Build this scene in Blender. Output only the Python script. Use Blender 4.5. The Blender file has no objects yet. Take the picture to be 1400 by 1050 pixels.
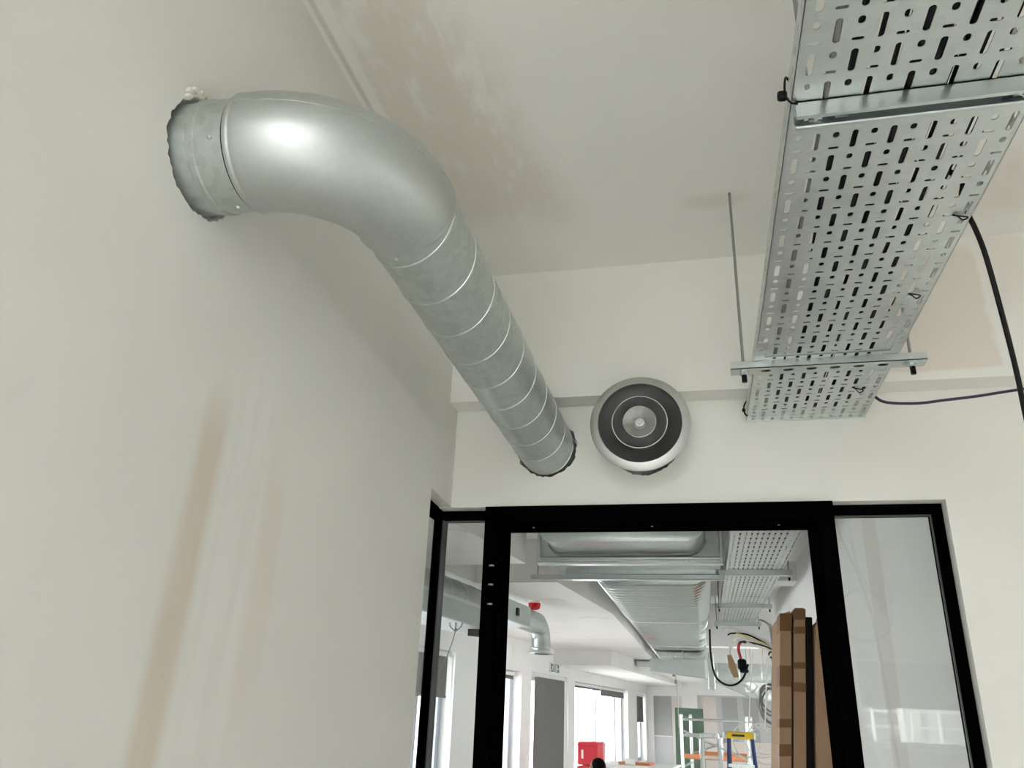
import bpy, bmesh, math, random
from mathutils import Vector, Matrix, noise as mnoise
from mathutils.geometry import delaunay_2d_cdt
random.seed(7)
PI = math.pi
sc = bpy.context.scene
COL = sc.collection
H = 1.75                                   # the lens is this far above the floor

# ------------------------------------------------------------------ camera
cam_d = bpy.data.cameras.new('camera'); cam = bpy.data.objects.new('camera', cam_d); COL.objects.link(cam)
cam_d.sensor_width = 36.0; cam_d.lens = 1075 / 1400 * 36; cam_d.clip_start = 0.02; cam_d.clip_end = 300
_d = Vector((264, 454, 1075)).normalized()              # into the room, in lens axes (right, down, forward)
_v = Vector((105, -2605, 1075)); _v = (_v - _d * _v.dot(_d)).normalized()   # up
_x = _v.cross(_d)
if _x.x < 0: _x = -_x
R = Matrix((_x, _d, _v))
cam.matrix_world = Matrix(((R[0][0], -R[0][1], -R[0][2], 0), (R[1][0], -R[1][1], -R[1][2], 0),
                           (R[2][0], -R[2][1], -R[2][2], H), (0, 0, 0, 1)))
sc.camera = cam

# ------------------------------------------------------------------ sky, window portals, exposure
wd = bpy.data.worlds.new('overcast_sky'); sc.world = wd; wd.use_nodes = True
bg = wd.node_tree.nodes['Background']; bg.inputs[0].default_value = (0.985, 0.985, 1.02, 1); bg.inputs[1].default_value = 4.0
sc.view_settings.view_transform = 'Standard'; sc.view_settings.look = 'None'
sc.view_settings.gamma = 1; sc.view_settings.use_curve_mapping = False
sc.view_settings.exposure = 1.85
sc.cycles.use_denoising = True
sc.cycles.max_bounces = 12; sc.cycles.diffuse_bounces = 7; sc.cycles.transparent_max_bounces = 16
AN = math.radians(5.62)
U = Vector((math.sin(AN), math.cos(AN), 0)); W = Vector((math.cos(AN), -math.sin(AN), 0))
def far(u, w, z=0.0):                      # the far room stands at an angle to the lobby
    return U * u + W * w + Vector((0, 0, z + H))
def portal(center, direction, sx, sz):
    l = bpy.data.lights.new('window_daylight_portal', 'AREA'); l.shape = 'RECTANGLE'; l.size = sx; l.size_y = sz
    l.cycles.is_portal = True; l.energy = 10
    o = bpy.data.objects.new('window_daylight_portal', l); COL.objects.link(o)
    d = Vector(direction).normalized(); x = Vector((d.y, -d.x, 0)).normalized(); y = x.cross(d)
    if y.z < 0: x, y = -x, -y
    z = -d; x = y.cross(z)
    o.matrix_world = Matrix(((x.x, y.x, z.x, center[0]), (x.y, y.y, z.y, center[1]), (x.z, y.z, z.z, center[2]), (0, 0, 0, 1)))

# ------------------------------------------------------------------ node helpers and materials
class NT:
    def __init__(s, name):
        s.m = bpy.data.materials.new(name); s.m.use_nodes = True; s.t = s.m.node_tree; s.t.nodes.clear()
        s.out = s.t.nodes.new('ShaderNodeOutputMaterial'); s.tc = None
    def n(s, kind): return s.t.nodes.new(kind)
    def put(s, sock, v):
        if isinstance(v, S): s.t.links.new(v.k, sock)
        elif isinstance(v, (tuple, list)): sock.default_value = tuple(v) + ((1,) if len(v) == 3 and sock.type == 'RGBA' else ())
        else: sock.default_value = v
    def math(s, op, a, b=0.0, c=0.0):
        n = s.n('ShaderNodeMath'); n.operation = op
        s.put(n.inputs[0], a); s.put(n.inputs[1], b); s.put(n.inputs[2], c); return S(s, n.outputs[0])
    def xyz(s):
        if s.tc is None:
            g = s.n('ShaderNodeNewGeometry'); s.tc = g.outputs['Position']
            sp = s.n('ShaderNodeSeparateXYZ'); s.t.links.new(s.tc, sp.inputs[0]); s.c = [S(s, o) for o in sp.outputs]
        return s.c
    def noise(s, scale, detail=3.0, rough=0.55, stretch=(1, 1, 1), off=0.0):
        s.xyz(); mp = s.n('ShaderNodeMapping'); s.t.links.new(s.tc, mp.inputs[0]); mp.inputs['Scale'].default_value = stretch
        mp.inputs['Location'].default_value = (off, off, off)
        n = s.n('ShaderNodeTexNoise'); s.t.links.new(mp.outputs[0], n.inputs['Vector'])
        n.inputs['Scale'].default_value = scale; n.inputs['Detail'].default_value = detail; n.inputs['Roughness'].default_value = rough
        return S(s, n.outputs[0])
    def voronoi(s, scale):
        s.xyz(); n = s.n('ShaderNodeTexVoronoi'); s.t.links.new(s.tc, n.inputs['Vector']); n.inputs['Scale'].default_value = scale
        sp = s.n('ShaderNodeSeparateColor'); s.t.links.new(n.outputs['Color'], sp.inputs[0]); return S(s, sp.outputs[0])
    def smooth(s, x, a, b):                # 0 at a, 1 at b
        n = s.n('ShaderNodeMapRange'); n.interpolation_type = 'SMOOTHSTEP'
        s.put(n.inputs[0], x); s.put(n.inputs[1], a); s.put(n.inputs[2], b); return S(s, n.outputs[0])
    def mix(s, f, a, b):
        n = s.n('ShaderNodeMix'); n.data_type = 'RGBA'; s.put(n.inputs[0], f); s.put(n.inputs[6], a); s.put(n.inputs[7], b)
        return S(s, n.outputs[2])
    def bsdf(s, color, rough=0.6, metal=0.0, bump=None, bstr=0.1, bdist=0.002, spec=0.5, **kw):
        b = s.n('ShaderNodeBsdfPrincipled'); s.put(b.inputs['Base Color'], color); s.put(b.inputs['Roughness'], rough)
        s.put(b.inputs['Metallic'], metal); b.inputs['Specular IOR Level'].default_value = spec
        for k, v in kw.items(): s.put(b.inputs[k], v)
        if bump is not None:
            n = s.n('ShaderNodeBump'); n.inputs['Strength'].default_value = bstr; n.inputs['Distance'].default_value = bdist
            s.put(n.inputs['Height'], bump); s.t.links.new(n.outputs[0], b.inputs['Normal'])
        s.t.links.new(b.outputs[0], s.out.inputs[0]); return s.m
class S:
    def __init__(s, t, k): s.t = t; s.k = k
    def __add__(s, o): return s.t.math('ADD', s, o)
    __radd__ = __add__
    def __sub__(s, o): return s.t.math('SUBTRACT', s, o)
    def __rsub__(s, o): return s.t.math('SUBTRACT', o, s)
    def __mul__(s, o): return s.t.math('MULTIPLY', s, o)
    __rmul__ = __mul__
    def abs(s): return s.t.math('ABSOLUTE', s)
    def max(s, o): return s.t.math('MAXIMUM', s, o)
    def min(s, o): return s.t.math('MINIMUM', s, o)

M = {}
def plain(name, col, rough=0.6, metal=0.0, var=0.06, scale=12.0, bstr=0.05, spec=0.5):
    t = NT(name); n = t.noise(scale, 3)
    c2 = tuple(c * (1 - var) for c in col); c1 = tuple(min(1, c * (1 + var)) for c in col)
    M[name] = t.bsdf(t.mix(n, c2, c1), rough, metal, bump=t.noise(scale * 8, 2), bstr=bstr, spec=spec); return M[name]
WHITE = (0.82, 0.812, 0.768)
PINK = (0.70, 0.625, 0.55)
def emulsion(name, patches=None, base=WHITE):
    """matt wall paint, faint roller texture; patches(t) gives a mask of bare or thinly painted plaster"""
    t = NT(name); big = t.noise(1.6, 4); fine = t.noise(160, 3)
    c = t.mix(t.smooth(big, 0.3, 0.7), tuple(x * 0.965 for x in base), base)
    if patches:
        for mask, col in patches(t): c = t.mix(mask, c, col)
    M[name] = t.bsdf(c, 0.75, bump=fine + t.noise(9, 3) * 3.0, bstr=0.09, bdist=0.003, spec=0.25); return M[name]
def left_patches(t):
    x, y, z = t.xyz(); wob = (t.noise(3.0, 3, stretch=(1, 1, .35)) - 0.5) * 0.10; fine = t.noise(30, 3, stretch=(1, 1, .15))
    d1 = (y - (1.335 + 0.0 ) - (z - (H - .12)) * 0.035 + wob * .5).abs()
    m1 = (1 - t.smooth(d1, 0.018, 0.062)) * (1 - t.smooth(z, H + .47, H + .66)) * (0.75 + fine * 0.5)
    d2 = (y - 1.635 + wob * .8).abs()
    m2 = (1 - t.smooth(d2, 0.03, 0.075)) * (1 - t.smooth(z, H + .38, H + .68)) * t.smooth(t.noise(4, 2, stretch=(1, 1, .5), off=3), 0.32, 0.58)
    d3 = (y - 1.49 + wob).abs()
    m3 = (1 - t.smooth(d3, 0.05, 0.13)) * (1 - t.smooth(z, H + .60, H + .80)) * t.smooth(t.noise(22, 3, stretch=(1, 1, .12)), .35, .6)
    return [(m3 * 0.30, (0.80, 0.80, 0.77)), (m1 * 0.8, (0.62, 0.545, 0.46)), (m2 * 0.5, PINK)]
emulsion('paint_left', left_patches, base=(0.735, 0.728, 0.688))  # base darker than the shared wall white, standing in for weaker light
def ceil_patches(t):
    x, y, z = t.xyz(); w1 = (t.noise(5, 4) - 0.5) * 0.16; st = t.noise(9, 3, stretch=(1.6, .5, 1))
    # a band of bare plaster beside the wall, widening towards the end wall
    right = (x - (-0.60) - (y - 1.4) * 0.17 + w1)
    m = t.smooth(x + w1 * .35, -0.905, -0.885) * (1 - t.smooth(right, -0.10, 0.10)) * (1 - t.smooth(y + w1, 2.30, 2.62)) * t.smooth(y, .75, 1.1)
    m = m * t.smooth(st + (y - 1.9) * 0.10, 0.28, 0.50)
    a = (x - 1.12); b = (y - 2.55)
    r = t.math('SQRT', a * a + b * b * 2.2) + w1
    m2 = 1 - t.smooth(r, .12, .42)
    r3 = t.math('SQRT', (x - .13) * (x - .13) + (y - 2.49) * (y - 2.49) * 6) + w1 * .6
    m3 = (1 - t.smooth(r3, .03, .17)) * .5
    line = (1 - t.smooth((x + 0.938 - (y - 1.4) * .005).abs(), 0.004, 0.012)) * (1 - t.smooth(y, 1.75, 2.0))
    return [(m * 0.62, PINK), (m2 * .55, PINK), (m3, PINK), (line * .6, (.55, .48, .42))]
emulsion('paint_ceiling', ceil_patches)
def beam_patches(t):
    x, y, z = t.xyz(); w1 = (t.noise(7, 4) - 0.5) * 0.07
    m = t.smooth(x + w1, .66, .74) * (1 - t.smooth(x + w1 + (z - H - 1.4) * .05, 1.075, 1.10)) * t.smooth(z + w1 * .4, H + 1.185, H + 1.20) * (1 - t.smooth(z + w1, H + 1.66, H + 1.75))
    m2 = (1 - t.smooth((x + w1 * 2 - 1.17).abs(), .03, .12)) * t.smooth(z + w1 * 2, H + 1.35, H + 1.55)
    return [(m2 * .35, PINK), (m * .68, PINK)]
emulsion('paint_beam', beam_patches)
emulsion('paint_back')
def part_patches(t):
    x, y, z = t.xyz(); w1 = (t.noise(6, 3) - 0.5) * 0.05
    return [((1 - t.smooth((y + w1 - 4.47).abs(), .15, .20)) * (1 - t.smooth(x, .91, .93)) * .35, (0.62, 0.55, 0.45))]
emulsion('paint_partition', part_patches, base=(0.87, 0.868, 0.855))
emulsion('paint_far', base=(0.87, 0.868, 0.855))
emulsion('paint_bulkhead', base=(0.84, 0.835, 0.81))
emulsion('plaster_raw', base=(0.70, 0.67, 0.60))
def galvanised(name, col=(0.60, 0.625, 0.61), rough=0.40, spangle=0.10, grime=0.25, sc_=55, dirt=None):
    t = NT(name); v = t.voronoi(sc_); n = t.noise(6, 5); g = t.noise(2.2, 4, stretch=(1, 1, 1.5), off=4)
    c = t.mix(v, tuple(x * (1 - spangle) for x in col), tuple(min(1, x * (1 + spangle)) for x in col))
    c = t.mix(t.smooth(g, 0.45, 0.75) * grime, c, tuple(x * .62 for x in col))
    r = rough + (n - 0.5) * 0.16 + (v - 0.5) * (spangle * .5)
    M[name] = t.bsdf(c, r, 1.0, bump=t.noise(14, 3), bstr=0.05, bdist=0.004); return M[name]
galvanised('galv_elbow', (0.54, 0.565, 0.555), 0.45, 0.02, 0.45, 90)
galvanised('galv_seam', (0.62, 0.66, 0.645), 0.42, 0.04, 0.1, 60)
galvanised('galv_spiral', (0.54, 0.58, 0.56), 0.46, 0.07, 0.30, 60)
galvanised('galv_tray', (0.64, 0.675, 0.665), 0.40, 0.04, 0.45, 60)
galvanised('galv_strut', (0.60, 0.645, 0.645), 0.30, 0.0, 0.1, 60)
galvanised('galv_far', (0.56, 0.605, 0.60), 0.32, 0.03, 0.15, 30)
galvanised('galv_oval', (0.54, 0.585, 0.58), 0.20, 0.03, 0.1, 30)
galvanised('galv_rib', (0.70, 0.74, 0.74), 0.30, 0.0, 0.05, 30)
galvanised('aluminium', (0.58, 0.58, 0.57), 0.48, 0.02, 0.05, 80)
galvanised('aluminium_dark', (0.34, 0.345, 0.34), 0.42, 0.02, 0.1, 80)
galvanised('rod_steel', (0.36, 0.37, 0.35), 0.45, 0.05, 0.2, 200)
plain('diffuser_grey', (0.38, 0.385, 0.38), 0.34, metal=0.85, var=.02, bstr=0)
plain('frame_black', (0.0015, 0.0015, 0.0017), 0.85, spec=0.0)
plain('gasket_grey', (0.05, 0.055, 0.055), 0.5)
plain('rubber_black', (0.006, 0.006, 0.0065), 0.5, spec=.2)
plain('void_black', (0.008, 0.008, 0.008), 0.9)
plain('cable_grey', (0.22, 0.22, 0.21), 0.5)
plain('cable_purple', (0.03, 0.022, 0.06), 0.45)
plain('cable_white', (0.78, 0.77, 0.73), 0.5)
plain('cable_yellow', (0.72, 0.62, 0.20), 0.5)
plain('cable_red', (0.5, 0.02, 0.05), 0.5)
plain('cardboard', (0.33, 0.205, 0.12), 0.8, var=0.1, scale=5)
plain('parcel_tape', (0.17, 0.085, 0.035), 0.5, var=0.14, scale=20, spec=.2)
plain('print_black', (0.02, 0.02, 0.02), 0.6)
plain('upvc_white', (0.80, 0.81, 0.82), 0.4)
plain('window_frame_blue', (0.50, 0.56, 0.66), 0.45)
plain('window_frame_dark', (0.10, 0.12, 0.13), 0.5)
plain('red_lens', (0.62, 0.008, 0.02), 0.25)
plain('red_plastic', (0.62, 0.02, 0.04), 0.4)
plain('white_plastic', (0.82, 0.82, 0.80), 0.4)
plain('orange_board', (0.66, 0.25, 0.11), 0.6)
plain('yellow_plastic', (0.74, 0.50, 0.02), 0.45)
plain('blue_fibreglass', (0.012, 0.035, 0.15), 0.45)
plain('green_board', (0.085, 0.135, 0.095), 0.8)
plain('grey_board', (0.37, 0.37, 0.37), 0.85)
plain('joint_grey', (0.52, 0.52, 0.53), 0.85)
plain('pink_board', (0.70, 0.64, 0.60), 0.85)
plain('floor_screed', (0.76, 0.75, 0.72), 0.7, scale=3)
plain('facade_stone', (0.86, 0.86, 0.83), 0.8, scale=2)
plain('facade_render', (0.55, 0.53, 0.48), 0.85, scale=2)
plain('facade_dark', (0.10, 0.11, 0.11), 0.4)
plain('facade_brick', (0.45, 0.38, 0.33), 0.85, scale=2)
plain('facade_glass', (0.45, 0.47, 0.47), 0.5)
plain('paving', (0.58, 0.58, 0.57), 0.85, scale=1)
plain('sealant_grey', (0.30, 0.30, 0.285), 0.7, scale=30)
plain('hair_black', (0.003, 0.0028, 0.0028), 0.8, spec=.1)
plain('skin', (0.20, 0.105, 0.065), 0.55)
plain('cloth_navy', (0.012, 0.02, 0.055), 0.85)
plain('shoe_black', (0.01, 0.01, 0.01), 0.5)
plain('timber', (0.42, 0.29, 0.16), 0.7)
def blind_cloth(name, col, tr_):
    t = NT(name); d = t.n('ShaderNodeBsdfDiffuse'); l = t.n('ShaderNodeBsdfTranslucent'); m = t.n('ShaderNodeMixShader')
    c = t.mix(t.noise(60, 2), tuple(x * .93 for x in col), col); t.put(d.inputs[0], c); t.put(l.inputs[0], c); m.inputs[0].default_value = tr_
    t.t.links.new(d.outputs[0], m.inputs[1]); t.t.links.new(l.outputs[0], m.inputs[2]); t.t.links.new(m.outputs[0], t.out.inputs[0]); M[name] = t.m
blind_cloth('blind_grey', (0.22, 0.22, 0.212), .12); blind_cloth('blind_light', (0.50, 0.49, 0.46), .15)
def glazing(name, r0, tint):
    t = NT(name); lw = t.n('ShaderNodeLayerWeight'); lw.inputs[0].default_value = 0.5; f = S(t, lw.outputs['Facing'])
    tr = t.n('ShaderNodeBsdfTransparent'); tr.inputs[0].default_value = (*tint, 1)
    gl = t.n('ShaderNodeBsdfGlossy'); gl.inputs['Roughness'].default_value = 0.0
    mx = t.n('ShaderNodeMixShader'); t.put(mx.inputs[0], t.math('POWER', f, 5.0) * (1 - r0) + r0)
    t.t.links.new(tr.outputs[0], mx.inputs[1]); t.t.links.new(gl.outputs[0], mx.inputs[2]); t.t.links.new(mx.outputs[0], t.out.inputs[0]); M[name] = t.m
glazing('glass', 0.043, (0.97, 0.985, 0.98)); glazing('glass_screen', 0.055, (0.915, 0.925, 0.92))

# ------------------------------------------------------------------ mesh helpers
def V(x, y, z): return Vector((x, y, z + H))            # lobby coordinates: z is measured from the lens height
class MB:
    def __init__(s, f=None): s.v = []; s.f = []; s.tf = f or (lambda x, y, z: V(x, y, z))
    def pts(s, P):
        b = len(s.v); s.v += [s.tf(*p) for p in P]; return b
    def box(s, x0, x1, y0, y1, z0, z1):
        b = s.pts([(x0, y0, z0), (x1, y0, z0), (x1, y1, z0), (x0, y1, z0), (x0, y0, z1), (x1, y0, z1), (x1, y1, z1), (x0, y1, z1)])
        for q in ((0, 3, 2, 1), (4, 5, 6, 7), (0, 1, 5, 4), (1, 2, 6, 5), (2, 3, 7, 6), (3, 0, 4, 7)): s.f.append(tuple(b + i for i in q))
        return s
    def bevel_box(s, x0, x1, y0, y1, z0, z1, r):
        """box with its eight corners and twelve edges chamfered by r"""
        lo = (x0, y0, z0); hi = (x1, y1, z1); idx = {}
        P = []
        for cx in (0, 1):
            for cy in (0, 1):
                for cz in (0, 1):
                    for ax in range(3):
                        p = []
                        for k, c in enumerate((cx, cy, cz)):
                            e = hi[k] if c else lo[k]
                            p.append(e if k == ax else e + (-r if c else r))
                        idx[(cx, cy, cz, ax)] = len(P); P.append(tuple(p))
        b = s.pts(P); g = lambda *k: b + idx[k]
        for ax in range(3):
            o = [k for k in range(3) if k != ax]
            for c in (0, 1):
                q = []
                for a, d in ((0, 0), (1, 0), (1, 1), (0, 1)):
                    k = [0, 0, 0]; k[ax] = c; k[o[0]] = a; k[o[1]] = d; q.append(g(*k, ax))
                s.f.append(tuple(q))
            for a in (0, 1):
                for d in (0, 1):
                    k0 = [0, 0, 0]; k1 = [0, 0, 0]; k0[ax] = 0; k1[ax] = 1
                    for k in (k0, k1): k[o[0]] = a; k[o[1]] = d
                    s.f.append((g(*k0, o[0]), g(*k1, o[0]), g(*k1, o[1]), g(*k0, o[1])))
        for cx in (0, 1):
            for cy in (0, 1):
                for cz in (0, 1): s.f.append(tuple(g(cx, cy, cz, a) for a in range(3)))
        return s
    def rings(s, R, cap=True, close=False):
        n = len(R[0]); b = [s.pts(r) for r in R]
        m = len(R)
        for i in range(m if close else m - 1):
            j = (i + 1) % m
            for k in range(n): s.f.append((b[i] + k, b[i] + (k + 1) % n, b[j] + (k + 1) % n, b[j] + k))
        if cap and not close:
            s.f.append(tuple(b[0] + k for k in reversed(range(n)))); s.f.append(tuple(b[-1] + k for k in range(n)))
        return s
    def sweep(s, path, r, n=10, cap=True, close=False):
        """round tube along points; r a number or one per point"""
        P = [Vector(p) for p in path]; m = len(P); R = []; up = None
        for i in range(m):
            a = P[(i - 1) % m] if (i or close) else P[i]; c = P[(i + 1) % m] if (i < m - 1 or close) else P[i]
            t = (c - a).normalized()
            if up is None: up = Vector((0, 0, 1)) if abs(t.z) < .9 else Vector((1, 0, 0))
            x = t.cross(up)
            if x.length < 1e-5: x = t.orthogonal()
            x.normalize(); y = x.cross(t); up = y
            rr = r[i] if isinstance(r, (list, tuple)) else r
            R.append([tuple(P[i] + x * (rr * math.cos(k * 2 * PI / n)) + y * (rr * math.sin(k * 2 * PI / n))) for k in range(n)])
        return s.rings(R, cap, close)
    def lathe(s, c, axis, prof, n=48, cap=False, close=False):
        """profile of (radius, distance along axis) about an axis through c"""
        a = Vector(axis).normalized(); x = a.orthogonal().normalized(); y = a.cross(x); c = Vector(c)
        return s.rings([[tuple(c + a * h + x * (r * math.cos(k * 2 * PI / n)) + y * (r * math.sin(k * 2 * PI / n))) for k in range(n)] for r, h in prof], cap, close)
    def bar(s, p, q, wx, wz, up=(0, 0, 1)):
        p = Vector(p); q = Vector(q); t = (q - p).normalized(); x = t.cross(Vector(up))
        if x.length < 1e-4: x = t.orthogonal()
        x.normalize(); y = x.cross(t)
        R = [[tuple(e + x * (a * wx / 2) + y * (b * wz / 2)) for a, b in ((-1, -1), (1, -1), (1, 1), (-1, 1))] for e in (p, q)]
        return s.rings(R)
    def plate(s, outer, holes, t0, t1, mp):
        """flat plate with holes: 2-D loops, thickness from t0 to t1, mp(a, b, t) gives the 3-D point"""
        loops = [outer] + holes; vs = []; ed = []
        for L in loops:
            b = len(vs); vs += [Vector(p) for p in L]; ed += [(b + i, b + (i + 1) % len(L)) for i in range(len(L))]
        r = delaunay_2d_cdt(vs, ed, [], 0, 1e-6)
        ov, of = r[0], []
        bb = [(min(p[0] for p in L), max(p[0] for p in L), min(p[1] for p in L), max(p[1] for p in L)) for L in loops]
        def inside(L, x, y):
            c = False
            for i in range(len(L)):
                (x0, y0), (x1, y1) = L[i - 1], L[i]
                if (y0 > y) != (y1 > y) and x < (x1 - x0) * (y - y0) / (y1 - y0) + x0: c = not c
            return c
        for q in r[2]:
            x = sum(ov[i].x for i in q) / len(q); y = sum(ov[i].y for i in q) / len(q)
            if not inside(outer, x, y): continue
            if any(b_[0] < x < b_[1] and b_[2] < y < b_[3] and inside(L, x, y) for b_, L in zip(bb[1:], holes)): continue
            of.append(q)
        b0 = s.pts([mp(p.x, p.y, t0) for p in ov]); b1 = s.pts([mp(p.x, p.y, t1) for p in ov])
        for q in of: s.f.append(tuple(b0 + i for i in q)); s.f.append(tuple(b1 + i for i in reversed(q)))
        for L in loops:
            n = len(L); c0 = s.pts([mp(p[0], p[1], t0) for p in L]); c1 = s.pts([mp(p[0], p[1], t1) for p in L])
            for i in range(n): s.f.append((c0 + i, c0 + (i + 1) % n, c1 + (i + 1) % n, c1 + i))
        return s
    def build(s, name, mat, parent=None, smooth=None, **props):
        L = Vector(parent.get('_base', (0, 0, 0))) if parent is not None else Vector((0, 0, 0))
        me = bpy.data.meshes.new(name); me.from_pydata([tuple(p - L) for p in s.v], [], s.f)
        bm = bmesh.new(); bm.from_mesh(me); bmesh.ops.recalc_face_normals(bm, faces=bm.faces); bm.to_mesh(me); bm.free()
        me.materials.append(M[mat])
        if smooth:
            for p in me.polygons: p.use_smooth = True
            me.set_sharp_from_angle(angle=math.radians(smooth))
        o = bpy.data.objects.new(name, me); COL.objects.link(o)
        if parent is not None: o.parent = parent; o['_base'] = tuple(L)
        for k, v in props.items(): o[k] = v
        return o
def thing(name, label, cat, base=None, group=None, kind=None):
    o = bpy.data.objects.new(name, None); COL.objects.link(o); o.empty_display_size = .1
    base = Vector(base) if base is not None else Vector((0, 0, 0))
    o.location = base; o['_base'] = tuple(base); o['label'] = label; o['category'] = cat
    if group: o['group'] = group
    if kind: o['kind'] = kind
    return o
def solo(mb, name, mat, label, cat, group=None, kind=None, smooth=None):
    o = mb.build(name, mat, None, smooth); o['label'] = label; o['category'] = cat
    if group: o['group'] = group
    if kind: o['kind'] = kind
    return o
def curve_pts(P, n=8):
    """Catmull-Rom through the points"""
    P = [Vector(p) for p in P]; Q = [P[0] * 2 - P[1]] + P + [P[-1] * 2 - P[-2]]; out = []
    for i in range(1, len(Q) - 2):
        a, b, c, d = Q[i - 1:i + 3]
        for k in range(n):
            t = k / n
            out.append(.5 * ((2 * b) + (c - a) * t + (2 * a - 5 * b + 4 * c - d) * t * t + (3 * b - a - 3 * c + d) * t ** 3))
    return out + [P[-1]]
def stadium(cx, cy, lx, ly, n=5):
    """rounded slot, as a loop"""
    r = min(lx, ly) / 2; dx = lx / 2 - r; dy = ly / 2 - r; L = []
    for q, (sx, sy) in enumerate(((1, 1), (-1, 1), (-1, -1), (1, -1))):
        for k in range(n):
            a = (q + k / (n - 1)) * PI / 2; p = (cx + sx * dx + r * math.cos(a), cy + sy * dy + r * math.sin(a))
            if not L or (Vector(p) - Vector(L[-1])).length > 1e-5: L.append(p)
    if (Vector(L[0]) - Vector(L[-1])).length < 1e-5: L.pop()
    return L
def ragged(cx, cy, r, amp, n=90, seed=0):
    L = []
    for k in range(n):
        a = k * 2 * PI / n
        q = mnoise.noise(Vector((math.cos(a) * 5 + seed, math.sin(a) * 5, seed))) * .6 + random.uniform(-.5, .5)
        L.append((cx + (r + amp * q) * math.cos(a), cy + (r + amp * q) * math.sin(a)))
    return L

# ================================================================== the setting
DX, DZ, DR = -0.605, 1.035, 0.1135         # axis and radius of the lobby duct at its bend; the straight run falls a little
DX1, DZ1 = -0.572, 0.984                   # where it meets the end wall
DY = 1.160                                 # where it leaves the left wall
VX, VZ = -0.183, 1.005                     # axis of the ceiling-style diffuser on the end wall
CE = 1.74                                  # lobby ceiling
FS, FL = 1.37, 1.00                        # far room: slab and lowered ceiling
WW = -4.0                                  # far room: face of the window wall
FW = 24.3                                  # far room: end wall
farbox = lambda: MB(far)

b = MB().box(-8.5, 6.5, -3.2, 27, -1.85, -1.75)
solo(b, 'floor', 'floor_screed', 'grey bare screed floor running through both rooms', 'floor', kind='structure')
b = MB().box(-0.97, 7.2, -2.8, 3.15, CE, CE + .15)
solo(b, 'ceiling', 'paint_ceiling', 'off-white lobby ceiling with pinkish bare plaster band above the duct', 'ceiling', kind='structure')
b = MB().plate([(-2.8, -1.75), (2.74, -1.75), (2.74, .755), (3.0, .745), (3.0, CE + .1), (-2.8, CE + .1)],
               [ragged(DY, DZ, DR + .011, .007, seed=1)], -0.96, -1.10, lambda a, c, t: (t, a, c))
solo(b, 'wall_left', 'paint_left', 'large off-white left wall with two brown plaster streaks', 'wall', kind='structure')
b = MB().plate([(-1.10, CE + .1), (-1.10, .742), (.87, .742), (.87, -1.75), (7.2, -1.75), (7.2, CE + .1)],
               [ragged(DX1, DZ1, DR + .009, .007, seed=5), ragged(VX, VZ - .004, .143, .006, seed=9)], 3.0, 3.15, lambda a, c, t: (a, t, c))
solo(b, 'wall_back', 'paint_back', 'off-white end wall above and beside the black framed doorway', 'wall', kind='structure')
b = MB().box(-0.96, 7.0, 2.89, 3.0, 1.157, CE + .05)
solo(b, 'trim_1', 'paint_beam', 'boxed beam under the ceiling along the end wall with pink plaster patch', 'beam', kind='structure')
# behind and beside the camera
def rect(x0, x1, z0, z1): return [(x0, z0), (x1, z0), (x1, z1), (x0, z1)]
RY = -2.6
b = MB().plate(rect(-1.10, 7.2, -1.75, CE + .1), [rect(-.9, .55, -1.65, 1.65), rect(1.45, 3.75, -.21, .60)], RY, RY - .2, lambda a, c, t: (a, t, c))
solo(b, 'wall_rear', 'paint_back', 'off-white window wall mirrored in the narrow glass panel', 'wall', kind='structure')
b = MB().box(7.0, 7.2, -2.6, 3.15, -1.75, CE + .1)
solo(b, 'wall_right', 'paint_back', 'off-white lobby side wall far to the right', 'wall', kind='structure')
portal(V(-.175, RY - .21, 0), (0, 1, 0), 1.45, 3.3); portal(V(2.6, RY - .21, .195), (0, 1, 0), 2.3, .81)

def window(n, label, mk, a0, a1, z0, z1, t, mull=(), transom=None, fw=.05, mat='upvc_white', panes=True):
    """frame in an opening: mk(a, t, z) -> coordinates, a along the wall, t across it"""
    w_ = thing('window_%d' % n, label, 'window', kind='structure')
    def bx(p0, p1, q0, q1, name='window_frame', m=mat, d=.035):
        b = MB(mk); b.box(p0, p1, t - d, t + d, q0, q1); b.build(name, m, w_)
    bx(a0, a1, z0, z0 + fw); bx(a0, a1, z1 - fw, z1); bx(a0, a0 + fw, z0 + fw, z1 - fw); bx(a1 - fw, a1, z0 + fw, z1 - fw)
    cuts = [a0 + fw] + [q for m_ in mull for q in (m_ - fw / 2, m_ + fw / 2)] + [a1 - fw]
    for m_ in mull: bx(m_ - fw / 2, m_ + fw / 2, z0 + fw, z1 - fw, 'mullion')
    if panes:
        for k in range(0, len(cuts), 2):
            b = MB(mk); b.box(cuts[k], cuts[k + 1], t - .004, t + .004, z0 + fw, z1 - fw); b.build('pane', 'glass', w_)
    return w_
mkY = lambda a, t, z: V(a, t, z); mkX = lambda a, t, z: V(t, a, z); mkF = lambda a, t, z: far(a, t, z)
window(1, 'tall window behind the camera beside the left wall', mkY, -.9, .55, -1.65, 1.65, RY - .12, fw=.035)
window(2, 'low wide window with railing outside mirrored in the glass', mkY, 1.45, 3.75, -.21, .60, RY - .12, mull=(2.62,))
b = MB().box(1.3, 3.9, RY - .12, RY + .16, -.27, -.21)
solo(b, 'trim_2', 'upvc_white', 'white window sill mirrored at the foot of the narrow glass panel', 'sill', kind='structure')

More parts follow.
